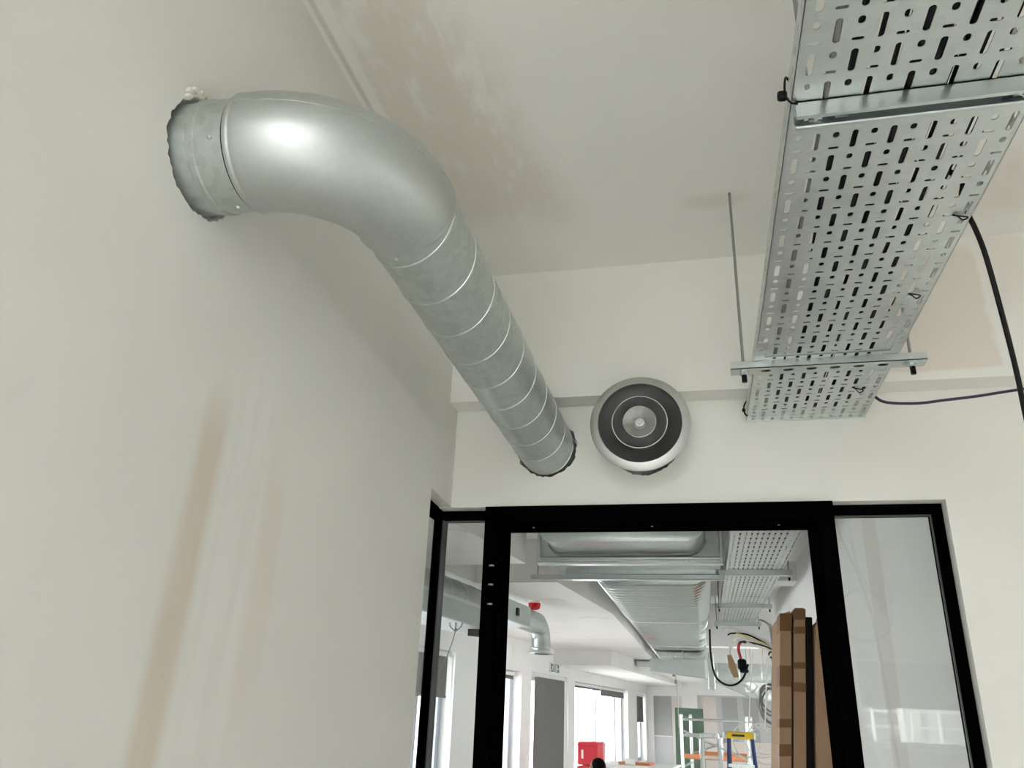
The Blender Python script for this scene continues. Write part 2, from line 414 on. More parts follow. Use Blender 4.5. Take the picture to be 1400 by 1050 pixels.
# ---- far room shell
b = MB().box(-8.0, 3.5, 3.15, 26, FS, FS + .15)
solo(b, 'ceiling_far_slab', 'paint_bulkhead', 'cream slab above the flat oval duct beyond the doorway', 'ceiling', kind='structure')
b = MB().box(-8.0, -1.10, 1.2, 3.15, FS, FS + .15)
solo(b, 'ceiling_side_slab', 'paint_bulkhead', 'cream slab over the side of the far room behind the left wall', 'ceiling', kind='structure')
b = farbox().plate([(1.6, -4.4), (17.29, -4.4), (17.29, -2.655), (8.85, -1.81), (6.55, -1.81), (6.55, -2.55), (5.65, -2.55), (5.65, -1.81), (1.6, -1.81)], [], FL, FS - .001, lambda a, c, t: (a, c, t))   # cut back beside the oval duct
solo(b, 'ceiling_lowered', 'paint_bulkhead', 'white lowered ceiling with a red beacon beyond the doorway', 'ceiling', kind='structure')
b = farbox().box(14.3, FW, -4.4, -2.97, .75, FL)
solo(b, 'trim_3', 'paint_far', 'white downstand beam above the double window', 'beam', kind='structure')
b = farbox().box(17.3, FW + .2, -2.97, 3.4, .875, FS)
solo(b, 'trim_4', 'paint_far', 'white downstand beam at the end of the flat oval duct', 'beam', kind='structure')
b = MB().box(.20, .9, 7.85, 8.2, 1.195, FS)
solo(b, 'trim_5', 'paint_far', 'white ceiling beam above the perforated tray by the boxes', 'beam', kind='structure')
b = MB().box(.06, 3.3, 11.0, 11.3, .84, FS)
solo(b, 'trim_6', 'paint_far', 'white downstand beam behind the end of the far cable tray', 'beam', kind='structure')
b = MB().box(.90, 1.05, 3.15, 10.75, -1.75, FS)
solo(b, 'wall_partition', 'paint_partition', 'white right-hand wall with cardboard boxes leaning on it', 'wall', kind='structure')
b = MB().box(1.05, 3.3, 10.60, 10.75, -1.75, FS)
solo(b, 'wall_wing_near', 'paint_far', 'white return wall at the end of the partition', 'wall', kind='structure')
WR = [(11.3, 12.9)]  # unseen side opening, added to light the partition end
b = MB().plate(rect(10.7, 26, -1.75, FS), [rect(y0, y1, -1.6, .8) for y0, y1 in WR], 3.2, 3.35, lambda a, c, t: (t, a, c))
for y0, y1 in WR: portal(V(3.37, (y0 + y1) / 2, -.4), (-1, 0, 0), y1 - y0, 2.4)
solo(b, 'wall_wing_right', 'paint_far', 'white side wall of the far wing', 'wall', kind='structure')
b = farbox().box(1.6, 1.75, -4.35, -1.27, -1.75, FS)
solo(b, 'wall_side_end', 'paint_far', 'white near end wall of the far room behind the left wall', 'wall', kind='structure')
# openings (u0, u1, z0, z1) in the window wall; first two unseen, added to brighten the room
WINS = [(3.5, 4.6, -1.3, .7), (5.8, 7.2, -1.74, .7), (8.3, 9.72, -1.75, .63), (10.9, 12.48, -1.0, .535), (13.0, 14.97, -1.3, .535), (15.85, 21.35, -1.2, .535), (22.6, 24.05, -1.2, .53)]
b = farbox().plate(rect(1.6, FW + .2, -1.85, FL + .1), [rect(u0, u1, max(z0, -1.74), z1) for u0, u1, z0, z1 in WINS], WW, WW - .36, lambda a, c, t: (a, t, c))
solo(b, 'wall_window_side', 'paint_far', 'white wall of tall windows along the left of the far room', 'wall', kind='structure')
WL = ['tall window of the far room hidden behind the left wall, nearest to the end wall', 'tall window of the far room hidden behind the left wall, beside the blind', 'window behind the narrow left glass panel with half lowered blind', 'slim bright window just right of the door post', 'window wholly covered by a grey roller blind',
      'wide double window behind the red cabinet', 'small far window with half lowered grey blind']
WM = [(4.05,), (6.5,), (9.0,), (11.7,), (14.0,), (18.4, 20.5), (23.5,)]
for k, (u0, u1, z0, z1) in enumerate(WINS):
    window(5 + k, WL[k], mkF, u0, u1, max(z0, -1.74), z1, WW - .20, mull=WM[k], fw=.09, mat='window_frame_blue')
    portal(far((u0 + u1) / 2, WW - .37, (max(z0, -1.74) + z1) / 2), W, u1 - u0, z1 - max(z0, -1.74))
# far end wall: openings filled with plasterboard
b = farbox().plate(rect(-4.3, 3.6, -1.85, FS), [rect(-3.82, -3.02, -1.74, .485), rect(-2.55, -.60, -1.74, .52), rect(1.3, 2.7, -1.2, .6)], FW, FW + .2, lambda a, c, t: (t, a, c))
fwall = solo(b, 'wall_far', 'paint_far', 'white far end wall with grey plasterboard in its openings', 'wall', kind='structure')
def fpanel(w0, w1, z0, z1, mat, name='plasterboard_panel', d=.05):
    b = farbox(); b.box(FW + d, FW + d + .012, w0, w1, z0, z1); return b.build(name, mat, fwall)
fpanel(-3.82, -3.32, -.55, .485, 'grey_board'); fpanel(-3.82, -3.32, -1.74, -.575, 'joint_grey'); fpanel(-3.315, -3.02, -1.74, .485, 'pink_board')
fpanel(-3.82, -3.32, -.575, -.55, 'white_plastic', 'jointing_strip', .04)
fpanel(-2.55, -2.08, -1.74, .52, 'pink_board')
xs = [(-2.075, -1.93, 'joint_grey'), (-1.925, -1.50, 'grey_board'), (-1.495, -1.36, 'joint_grey'), (-1.355, -.95, 'grey_board'), (-.945, -.60, 'joint_grey')]
for w0, w1, m in xs: fpanel(w0, w1, -.62, .52, m)
fpanel(-2.075, -.60, -1.74, -.63, 'pink_board')
for w0 in (-2.57, -.62):
    b = farbox(); b.box(FW - .03, FW, w0 - .015, w0 + .035, -1.74, .54); b.build('opening_trim', 'joint_grey', fwall)
b = farbox(); b.box(FW - .03, FW, -2.55, -.6, .50, .54); b.build('opening_trim', 'joint_grey', fwall)
b = farbox().box(FW + .07, FW + .2, -4.0, -.5, -1.75, .6); b.build('backing_wall', 'paint_far', fwall)
portal(far(FW + .21, 2.0, -.3), -U, 1.4, 1.8)  # this end opening is unseen too, added to brighten the far room
window(12, 'window of the far wing hidden behind the partition', lambda a, t, z: far(t, a, z), 1.3, 2.7, -1.2, .6, FW + .1, mull=(2.0,), fw=.06)

for k, (y0, y1) in enumerate(WR): window(13 + k, 'wide side window of the hidden far wing', mkX, y0, y1, -1.6, .8, 3.28, mull=((y0 + y1) / 2,), fw=.06)
# ---- roller blinds
def blind(label, mk, a0, a1, t, z1, z0, mat='blind_grey', cord=True, cass='upvc_white', group=None, side=1):
    o = thing('roller_blind', label, 'blind', mk(a0, t, z0), group)
    b = MB(mk); b.box(a0 + .02, a1 - .02, t - .002, t + .002, z0 + .02, z1 - .05); b.build('blind_fabric', mat, o)
    b = MB(mk); b.sweep([(a0, t, z1 - .035), (a1, t, z1 - .035)], .034, 12); b.build('roller_tube', cass, o, 40)
    b = MB(mk); b.box(a0 + .02, a1 - .02, t - .009, t + .009, z0, z0 + .025); b.build('bottom_bar', mat, o)
    for a in (a0 - .012, a1 - .012):
        b = MB(mk); b.box(a, a + .024, t - .04, t + .04, z1 - .075, z1 + .005); b.build('end_bracket', cass, o)
    if cord:
        a = a1 - .0 if side > 0 else a0
        P = [(a + .03, t + .045, z1 - .04), (a + .035, t + .05, z1 - .6), (a + .03, t + .055, z1 - 1.15), (a + .05, t + .06, z1 - 1.2), (a + .055, t + .055, z1 - .6), (a + .045, t + .045, z1 - .04)]
        b = MB(mk); b.sweep(curve_pts(P, 4), .006, 5); b.build('pull_chain', cass, o)
    return o
TB = WW - .04
blind('grey roller blind half down behind the narrow left glass panel', mkF, 8.32, 9.6, WW - .05, .63, .088)
blind('grey roller blind nearly rolled up in the slim bright window', mkF, 10.95, 12.36, WW - .1, .535, .415)
blind('grey roller blind lowered fully, beside the small exit sign', mkF, 13.02, 14.93, WW + .04, .56, -1.30)
blind('grey roller blind barely lowered over the left half of the double window', mkF, 15.9, 18.42, WW - .08, .535, .43, cord=False)
blind('grey roller blind slightly lower over the right half of the double window', mkF, 18.5, 21.2, WW - .08, .535, .335, cord=False)
blind('dark grey roller blind half down in the small far window', mkF, 22.62, 23.95, WW - .06, .50, -.215)
blind('wide roller blind mirrored above the railing in the right glass panel', mkY, 1.47, 3.73, RY + .03, .62, .135, mat='blind_light', cord=False)

# ================================================================== the glazed door screen
door = thing('door_1', 'black metal framed doorway with slim glass side panels', 'doorway', V(0, 3.03, -1.75), kind='structure')
def fr(name, x0, x1, y0, y1, z0, z1, mat='frame_black', r=.002, parent=None):
    return MB().bevel_box(x0, x1, y0, y1, z0, z1, r).build(name, mat, parent or door)
F0, F1 = 3.055, 3.115
fr('corner_post', -1.049, -1.010, F0, F1, -1.75, .741)
fr('side_head_rail', -1.010, -.812, F0, F1, .704, .741); fr('side_head_rail', .492, .833, F0, F1, .704, .741)
fr('door_post', -.813, -.757, 2.985, F1, -1.75, .741); fr('door_stop', -.757, -.7335, 3.01, F1, -1.75, .675)
fr('door_post', .433, .491, 2.985, F1, -1.75, .741); fr('door_stop', .411, .433, 3.01, F1, -1.75, .675)
fr('door_head', -.757, .433, 2.985, F1, .675, .741); fr('door_head_stop', -.757, .433, 3.01, F1, .6605, .675)
fr('jamb_post', .833, .8695, F0, F1, -1.75, .741)
for x0, x1 in ((-1.010, -.812), (.492, .833)): fr('bottom_rail', x0, x1, F0, F1, -1.75, -1.66)
fr('return_head_rail', -1.049, -1.012, 2.60, F0, .704, .752); fr('return_bottom_rail', -1.049, -1.012, 2.60, F0, -1.75, -1.66)
for x0, x1 in ((-1.010, -.812), (.492, .833)):
    MB().box(x0, x1, F0 + .025, F0 + .035, -1.66, .704).build('pane', 'glass_screen', door)
    g = MB(); g.box(x0, x1, F0 + .012, F0 + .022, .698, .704); g.build('glazing_gasket', 'gasket_grey', door)
MB().box(-1.035, -1.027, 2.60, F0, -1.66, .704).build('pane', 'glass_screen', door)
MB().box(-1.0105, -1.006, F0 - .003, F1, -1.66, .704).build('glazing_gasket', 'gasket_grey', door)
MB().box(.8285, .833, F0 + .012, F0 + .022, -1.66, .70).build('glazing_gasket', 'gasket_grey', door)
for zz in (.36, -.9):
    h = fr('hinge', -.776, -.742, 2.972, 2.986, zz, zz + .145, 'frame_black', .002)
    for k in range(2): MB().sweep([(-.772, 2.968, zz + .004 + .0715 * k), (-.772, 2.968, zz + .069 + .0715 * k)], .0095, 12).build('hinge_knuckle', 'frame_black', h, 40)
    for k in range(3): MB().sweep([(-.772, 2.968, zz + .0715 * k - .001), (-.772, 2.968, zz + .0715 * k + .004)], .0105, 12).build('hinge_washer', 'rod_steel', h, 40)
for x in (-.62, -.16, .30):
    MB().lathe((x, 3.015, .6625), (0, 0, 1), [(.001, -.003), (.004, -.003), (.004, .001)], 10).build('screw', 'aluminium', door)

# ================================================================== lobby: spiral duct with its bend
duct = thing('ventilation_duct', 'galvanised round duct bending out of the left wall and through the end wall', 'duct', V(-.96, DY, DZ))
BR = .228; X0 = DX - BR; YE = DY + BR
NB = 40; NR = 72
RA = [2 * PI * i / NR for i in range(NR)]
c = MB().lathe((-.96, DY, DZ), (1, 0, 0), [(DR, -.13), (DR, .030), (DR + .0035, .033), (DR + .0035, .046), (DR, .049), (DR, X0 + .96 + .01)], 64)
col = c.build('wall_collar', 'galv_spiral', duct, 30)
def bend(th, ph, r):
    p = Vector((X0 + BR * math.sin(th), DY + BR - BR * math.cos(th), DZ)); o = Vector((math.sin(th), -math.cos(th), 0))
    return tuple(p + o * (r * math.cos(ph)) + Vector((0, 0, r * math.sin(ph))))
circ0 = lambda x, r: [(x, DY - r * math.cos(p), DZ + r * math.sin(p)) for p in RA]
circ1 = lambda y, r: [(DX + r * math.cos(p), y, DZ + r * math.sin(p)) for p in RA]
rr = [circ0(X0 - .012, DR + .001), circ0(X0 - .014, DR + .0058), circ0(X0 - .010, DR + .0075), circ0(X0 - .004, DR + .0075), circ0(X0 - .001, DR + .006)]
for k in range(NB + 1): rr.append([bend(PI / 2 * k / NB, p, DR + .0062 + .0018 * math.sin(PI * k / NB)) for p in RA])
rr += [circ1(YE + .006, DR + .0062), circ1(YE + .010, DR + .0075), circ1(YE + .014, DR + .006), circ1(YE + .013, DR + .001)]
elb = MB().rings(rr, cap=False).build('elbow', 'galv_elbow', duct, 50)
sm = MB(); R2 = []
for k in range(NB + 1):
    R2.append([bend(PI / 2 * k / NB, .30 + a, DR + .0062 + .0018 * math.sin(PI * k / NB) + h) for a, h in ((-.012, -.001), (-.008, .0012), (.008, .0012), (.012, -.001))])
sm.rings(R2).build('welded_seam', 'galv_spiral', elb, 60)
for q in ((circ0(X0 - .0185, DR + .002), circ0(X0 - .0125, DR + .0048)), (circ1(YE + .0135, DR + .0046), circ1(YE + .0185, DR + .002))):
    MB().rings(list(q), cap=False).build('rubber_seal', 'rubber_black', elb, 40)  # black rings standing in for the shadow in the joint gaps
def axis(y): t_ = (y - YE) / (3.0 - YE); return DX + (DX1 - DX) * t_, DZ + (DZ1 - DZ) * t_
def tube_ring(y, r): x, z = axis(y); return [(x + r * math.cos(p), y, z + r * math.sin(p)) for p in RA]
tb = MB().rings([tube_ring(YE + .002, DR), tube_ring(3.22, DR)], cap=False).build('spiral_tube', 'galv_spiral', duct, 30)
# the folded seam winds round the tube
P = .1720; sp = MB(); R3 = []
for k in range(-int((1.452 - YE - .012) / P * 56), int((3.2 - 1.452) / P * 56)):
    a = -k * 2 * PI / 56 - PI / 2; y = 1.452 + P * k / 56; x, z = axis(y)
    R3.append([(x + (DR + h) * math.cos(a), y + d, z + (DR + h) * math.sin(a)) for d, h in ((-.0042, -.001), (-.0026, .0020), (.0026, .0020), (.0042, -.001))])
sp.rings(R3).build('spiral_seam', 'galv_seam', tb, 60)
def rivet(p, nrm, parent, r=.0052):
    p = Vector(p); nrm = Vector(nrm).normalized()
    MB().lathe(tuple(p), tuple(nrm), [(r, -.002), (r, .0015), (r * .75, .0035), (r * .3, .0045), (.0003, .0046)], 12).build('self_tapping_screw', 'aluminium', parent, 50)
for a in (-.35, -1.75, 2.6):              # round the wall collar
    o = Vector((0, -math.cos(a), math.sin(a))); rivet(Vector((-.96 + .085, DY, DZ)) + o * DR, o, duct)
for a in (-1.75, -.15, 1.4, -3.0):
    o = Vector((math.cos(a), 0, math.sin(a))); rivet(Vector((DX, YE + .034, DZ)) + o * DR, o, duct)

# torn plaster lip over the collar hole
b = MB(); rg = random.Random(4)
for k in range(26):
    a = .75 + k * .028 + rg.uniform(-.01, .01); r = DR + .014 + rg.uniform(0, .012); s_ = rg.uniform(.004, .009)
    cy, cz = DY - r * math.cos(a), DZ + r * math.sin(a)
    b.bevel_box(-.962, -.955 + s_ * .8, cy - s_, cy + s_, cz - s_ * .7, cz + s_ * .7, s_ * .3)
solo(b, 'broken_plaster', 'plaster_raw', 'crumbled plaster edge above the duct hole in the left wall', 'plaster')

# ================================================================== lobby: cone diffuser
df = thing('air_diffuser', 'round metal cone diffuser on a stub duct above the doorway', 'diffuser', V(VX, 3.0, VZ))
MB().lathe((VX, 2.84, VZ), (0, 1, 0), [(.131, 0), (.131, .38), (.128, .38), (.128, 0)], 56, close=True).build('stub_duct', 'galv_spiral', df, 30)
fl = MB().lathe((VX, 2.80, VZ), (0, 1, 0), [(.1535, .012), (.156, -.002), (.165, .0005), (.182, .004), (.187, .008), (.187, .012), (.180, .013), (.160, .012)], 72, close=True).build('outer_flange', 'aluminium', df, 35)
MB().lathe((VX, 2.80, VZ), (0, 1, 0), [(.1545, .004), (.1530, .008), (.150, .014), (.136, .028), (.118, .042), (.100, .053), (.080, .064), (.060, .075), (.060, .08), (.080, .069), (.122, .048), (.141, .034), (.155, .014)], 72, close=True).build('throat_cone', 'diffuser_grey', df, 60)
MB().lathe((VX, 2.795, VZ), (0, 1, 0), [(.1035, .000), (.1025, -.002), (.1005, -.001), (.098, .005), (.085, .020), (.070, .034), (.056, .044), (.045, .05), (.045, .053), (.057, .047), (.073, .037), (.089, .023), (.102, .007)], 72, close=True).build('middle_cone', 'diffuser_grey', df, 60)
MB().lathe((VX, 2.795, VZ), (0, 1, 0), [(.1040, .001), (.1030, -.003), (.1005, -.003), (.0995, .001)], 72, close=True).build('middle_cone_lip', 'aluminium', df, 40)
MB().lathe((VX, 2.790, VZ), (0, 1, 0), [(.001, .030), (.020, .029), (.022, .027), (.058, .004), (.0605, -.002), (.0625, -.001), (.0625, .001), (.059, .010), (.03, .033), (.001, .036)], 64).build('centre_cone', 'aluminium', df, 40)
MB().lathe((VX, 2.790, VZ), (0, 1, 0), [(.001, .012), (.005, .012), (.006, .015), (.011, .015), (.012, .012), (.0165, .012), (.018, .016), (.018, .03)], 32).build('centre_knob', 'aluminium', df, 40)
MB().lathe((VX, 3.12, VZ), (0, 1, 0), [(.001, 0), (.128, 0)], 40).build('damper_blade', 'void_black', df)  # black disc closing the stub, in place of the shade deep inside

# ================================================================== perforated cable trays
TX0, TX1, TZ = .2145, .6435, 1.0655        # edges and underside of the tray run
PX, PY, PH = .0352, .1425, 1.4863          # column pitch, slot period and phase
proto = MB(lambda x, y, z: Vector((x, y, z)))
proto.plate(rect(-PX / 2, PX / 2, -.0175, PY - .0175), [stadium(0, 0, .0118, .0165, 4), stadium(0, .040, .0205, .0068, 4), stadium(0, .0887, .0120, .053, 4)], 0, .0015, lambda a, c, t: (a, c, t))
def tray(label, ya, yb, group=None, dz=0.0, side_slots=True):
    o = thing('cable_tray', label, 'cable tray', V((TX0 + TX1) / 2, ya, TZ + dz), group)
    b = MB(); z = TZ + dz
    for k in range(12):
        x = TX0 + .0242 + k * PX; ph = PH + (PY / 2 if k % 2 else 0)
        if not side_slots:                 # the far run: whole periods from the stored cell
            y = ya; 
            while y + PY <= yb + 1e-6:
                base = len(b.v); b.v += [V(p.x + x, p.y + y + .0175, p.z + z) for p in proto.v]; b.f += [tuple(base + i for i in q) for q in proto.f]; y += PY
            if yb > y + 1e-4: b.box(x - PX / 2, x + PX / 2, y, yb, z, z + .0015)
            continue
        hs = []; y = ph + math.floor((ya - ph) / PY) * PY
        while y < yb + PY:
            for dy, lx, ly in ((0, .0118, .0165), (.040, .0205, .0068), (.0887, .0120, .053)):
                lo = max(y + dy - ly / 2, ya + .002); hi = min(y + dy + ly / 2, yb - .002)
                if hi - lo > .006: hs.append(stadium(x, (lo + hi) / 2, lx, hi - lo, 5))
            y += PY
        b.plate(rect(x - PX / 2, x + PX / 2, ya, yb), hs, z, z + .0015, lambda a, c, t: (a, c, t))
    b.box(TX0, TX0 + .0242 - PX / 2, ya, yb, z, z + .0015); b.box(TX0 + .0242 + 11.5 * PX, TX1, ya, yb, z, z + .0015)
    b.build('tray_base', 'galv_tray', o)
    for x0, x1, lip in ((TX0, TX0 + .0015, 1), (TX1 - .0015, TX1, -1)):
        s_ = MB(); n = int((yb - ya - .03) / .0475)
        hs = [stadium(ya + .03 + .0475 * i, z + .028, .024, .0075, 4) for i in range(n)] if side_slots else []
        s_.plate(rect(ya, yb, z, z + .052), hs, x0, x1, lambda a, c, t: (t, a, c))
        s_.box(min(x0, x0 + lip * .012), max(x0, x0 + lip * .012), ya, yb, z + .0505, z + .052)
        s_.build('side_flange', 'galv_tray', o)
    return o
tr1 = tray('long perforated galvanised cable tray running overhead, near section', .30, 2.395)
tr2 = tray('short end section of perforated tray butting the end wall', 2.40, 2.998)
tr3 = tray('perforated galvanised cable tray beside the flat oval duct beyond the doorway', 3.16, 10.32, side_slots=False)
for x0, x1 in ((TX0 - .002, TX0 + .028), (TX1 - .03, TX1 + .002)):   # splice plates under the joint
    b = MB(); b.plate(rect(x0, x1, 2.285, 2.42), [stadium((x0 + x1) / 2, 2.31, .008, .02, 4), stadium((x0 + x1) / 2, 2.345, .014, .006, 4)], TZ - .0018, TZ - .0002, lambda a, c, t: (a, c, t))
    b.build('splice_plate', 'galv_tray', tr1)
b = MB().box(TX0 + .01, TX1 - .01, 2.393, 2.402, TZ - .0012, TZ - .0002); b.build('joint_strip', 'aluminium_dark', tr1)
b = MB().box(TX0, TX1, 2.990, 2.998, TZ - .006, TZ - .0003); b.build('end_lip', 'galv_rib', tr2)

# cables lying in the tray
rg = random.Random(12)
k = 0
ORD = ['first', 'second', 'third', 'fourth', 'fifth', 'sixth', 'seventh', 'eighth', 'ninth', 'tenth', 'eleventh', 'twelfth', 'thirteenth', 'fourteenth']
CX = [.276, .300, .326, .352, .376, .400, .424, .448, .472, .496, .520, .545, .575]
for i, x in enumerate(CX):
    r = rg.uniform(.0108, .0125); z = TZ + .0017 + r; ph = rg.uniform(0, 6); am = .0035 if 3 <= i <= 10 else .010
    pts = [(min(TX1 - .02, max(TX0 + .02, x + am * math.sin(ph + y * 2.1) + am * .6 * math.sin(ph * 2 + y * 4.7))), y, z) for y in [.30 + .13 * j for j in range(21)]]
    m = 'rubber_black' if i not in (0,) else 'cable_grey'
    solo(MB().sweep([p for p in pts if p[1] < 2.98], r, 8), 'tray_cable', m, ('grey' if m == 'cable_grey' else 'black') + ' cable seen through the slots of the lobby tray, %s from its left edge' % ORD[i], 'cable', 'cables in the lobby tray', smooth=60)
for i in range(9):
    x = .29 + i * .034; r = .014
    pts = [(x + .005 * math.sin(i * 2 + y), y, TZ + .0017 + r) for y in [3.2 + .5 * j for j in range(15)] if y < 10.3]
    solo(MB().sweep(pts, r, 6), 'tray_cable', 'rubber_black', 'black cable in the tray beyond the doorway, %s from its left edge' % ORD[i], 'cable', 'cables in the far tray', smooth=60)

# ---- channels and hangers that carry the trays
def channel(b, x0, x1, y0, y1, z0, z1, open_down, slots=()):
    """C-shaped steel channel along x"""
    w = .0025
    web = (z1 - w, z1) if open_down else (z0, z0 + w)
    b.plate(rect(x0, x1, y0, y1), [stadium(s_, (y0 + y1) / 2, .032, .019, 4) for s_ in slots], web[0], web[1], lambda a, c, t: (a, c, t))
    b.box(x0, x1, y0, y0 + w, z0, z1); b.box(x0, x1, y1 - w, y1, z0, z1)
    zl = z0 if open_down else z1 - .008
    for ya in (y0 + .0005, y1 - .0105): b.bevel_box(x0, x1, ya, ya + .010, zl, zl + .008, .0022)
def hanger(label, x0, x1, y, z0, z1, rods, ztop, open_down=False, depth=.055, slots=(), group=None, nut=True, zr=None, mat='galv_strut'):
    o = thing('trapeze_hanger', label, 'hanger', V((x0 + x1) / 2, y, z0), group)
    b = MB(); channel(b, x0, x1, y, y + depth, z0, z1, open_down, slots); b.build('channel', mat, o)
    for x in rods:
        yy = y + depth / 2
        b = MB(); b.sweep([(x, yy, z0 - (.03 if nut else -.004)), (x, yy, ztop)], .0048, 10); r_ = b.build('threaded_rod', 'rod_steel', o, 50)
        if nut:
            MB().lathe((x, yy, z0), (0, 0, -1), [(.003, 0), (.0175, 0), (.0175, .0035), (.003, .0035)], 24).build('washer', 'galv_strut', o)
            MB().lathe((x, yy, z0 - .0035), (0, 0, -1), [(.003, 0), (.0115, 0), (.0115, .009), (.003, .009)], 6).build('nut', 'galv_strut', o)
            MB().sweep([(x, yy, z0 - .0125), (x, yy, z0 - .036)], .0085, 12).build('rod_end_cap', 'rubber_black', o, 50)
    return o
hn1 = hanger('open slotted steel channel crossing under the near part of the tray', .222, .70, 1.2365, 1.0305, 1.0650, (.250, .618), CE, True, .0405, nut=False)
for x in (.256, .612):
    b = MB(); b.box(x - .016, x + .016, 1.2415, 1.2725, 1.049, 1.052); b.build('clamp_plate', 'galv_rib', hn1)
    MB().lathe((x, 1.257, 1.049), (0, 0, -1), [(.001, .012), (.0075, .012), (.008, .01), (.008, 0)], 6).build('nut', 'galv_rib', hn1)
    MB().bar((x - .026, 1.2445, 1.040), (x + .004, 1.268, 1.040), .004, .002).build('spring_clip', 'galv_strut', hn1)
b = MB(); b.plate(rect(.294, .318, 1.2440, 1.2705), [stadium(.306, 1.257, .007, .007, 4)], 1.046, 1.048, lambda a, c, t: (a, c, t)); b.build('square_washer', 'galv_rib', hn1)
hanger('steel trapeze channel on threaded rods under the tray near the end wall', .1395, .7235, 2.425, 1.0400, 1.0650, (.180, .684), CE,
       slots=[.2475 + .0705 * i for i in range(7)])
for i, (y, l) in enumerate(((6.45, 'trapeze channel under the far tray, nearest to the doorway'), (8.48, 'trapeze channel under the far tray, the middle one'), (10.22, 'trapeze channel at the far end of the far tray'))):
    hanger(l, .165, .712, y, 1.022, 1.0645, (.195, .685), FS - .001, depth=.045, group='hangers of the far tray', nut=True)
def tie(label, P, r=.0022, mat='rubber_black', name='cable_tie', cat='cable tie', head=None, group=None):
    o = thing(name, label, cat, V(*P[0]), group)
    MB().sweep(curve_pts(P, 6), r, 6).build('strap', mat, o, 60)
    if head:
        x, y, z, s_ = head; MB().bevel_box(x - s_, x + s_, y - s_, y + s_, z - s_, z + s_, s_ * .4).build('head', mat, o)
    return o
tie('black cable tie looped round the tray edge with its head sticking out', [(.226, 1.236, 1.060), (.212, 1.232, 1.064), (.205, 1.230, 1.085), (.208, 1.225, 1.115), (.215, 1.235, 1.118), (.222, 1.235, 1.10)], head=(.199, 1.228, 1.076, .0085))
tie('thin wire loop sticking down from the right tray edge, middle one', [(.600, 1.665, 1.0625), (.622, 1.668, 1.0585), (.634, 1.675, 1.0595), (.625, 1.682, 1.0585), (.612, 1.670, 1.0610), (.600, 1.668, 1.067)], .0018, name='wire_loop', cat='wire')
tie('thin wire loop under the tray just before the channel joint', [(.588, 2.03, 1.0625), (.606, 2.03, 1.0585), (.618, 2.04, 1.0595), (.61, 2.052, 1.0585), (.596, 2.037, 1.0610), (.586, 2.035, 1.067)], .0018, name='wire_loop', cat='wire')
tie('thin wire loop under the short end section of tray', [(.556, 2.70, 1.0625), (.574, 2.70, 1.0585), (.59, 2.715, 1.0595), (.58, 2.735, 1.0585), (.566, 2.71, 1.0610), (.555, 2.70, 1.067)], .0018, name='wire_loop', cat='wire')
tie('small black cable tie at the tray corner against the end wall', [(.216, 2.93, 1.060), (.206, 2.93, 1.07), (.205, 2.93, 1.10), (.216, 2.93, 1.121)], .003, head=(.203, 2.932, 1.085, .006))
b = MB().sweep(curve_pts([(.52, 1.50, 1.085), (.60, 1.58, 1.10), (.632, 1.68, 1.121), (.652, 1.73, 1.121), (.682, 1.775, 1.088), (.705, 1.81, 1.03), (.727, 1.85, .90), (.750, 1.90, .77), (.772, 1.96, .66), (.80, 2.02, .40), (.82, 2.05, -.2), (.83, 2.06, -1.0), (.84, 2.06, -1.74)], 8), .0060, 10)
solo(b, 'power_cable', 'rubber_black', 'thick black cable hanging over the right side of the tray', 'cable', smooth=60)
b = MB().sweep(curve_pts([(.50, 2.80, 1.085), (.60, 2.84, 1.116), (.6435, 2.86, 1.1205), (.66, 2.87, 1.092), (.70, 2.88, 1.072), (.80, 2.885, 1.066), (.89, 2.885, 1.074), (1.0, 2.885, 1.084), (1.155, 2.883, 1.103), (1.6, 2.883, 1.15), (2.6, 2.883, 1.20), (4.5, 2.883, 1.18), (6.99, 2.883, 1.20)], 8), .0052, 8)
solo(b, 'data_cable', 'cable_purple', 'thin dark purple cable running sideways from the tray along the beam', 'cable', smooth=60)

# ---- lobby behind the camera, seen only in the glass
o = thing('drop_duct', 'round drop duct with open elbow mirrored in the right glass panel', 'duct', V(1.75, -.9, CE))
pth = [(1.80, -.9, CE), (1.80, -.9, 1.30)] + [(1.80 - .16 * (1 - math.cos(a)), -.9, 1.30 - .28 * math.sin(a) * 1.0) for a in [PI / 2 * i / 8 for i in range(1, 9)]] + [(1.50, -.9, 1.0)]
pth = [(1.80, -.9, CE), (1.80, -.9, 1.16)] + [(1.60 + .20 * math.cos(a), -.9, 1.16 - .20 * math.sin(a)) for a in [PI / 2 * i / 10 for i in range(1, 11)]] + [(1.50, -.9, .96)]
MB().sweep(pth, .14, 32, cap=False).build('bent_tube', 'galv_spiral', o, 40)
for z in (1.2, 1.34, 1.48, 1.62): MB().lathe((1.80, -.9, z), (0, 0, 1), [(.140, -.004), (.1435, 0), (.140, .004)], 32).build('seam_band', 'galv_rib', o, 60)
MB().lathe((1.50, -.9, .96), (-1, 0, 0), [(.138, 0), (.145, .01), (.155, .03), (.17, .045)], 36).build('bell_mouth', 'aluminium_dark', o, 40)
P = [(1.27, -.9, CE)] + [(1.28, -.9, 1.3), (1.34, -.9, 1.05), (1.46, -.91, .88)] + [(1.30 + .20 * math.cos(a), -.9 + .03 * math.sin(a * .5), .80 + .20 * math.sin(a)) for a in [-.1 - 2 * PI * i / 16 for i in range(1, 31)]]
solo(MB().sweep(curve_pts(P, 4), .010, 7), 'hanging_cable', 'cable_grey', 'grey cable loop hanging from the ceiling, mirrored in the right glass panel', 'cable', smooth=60)

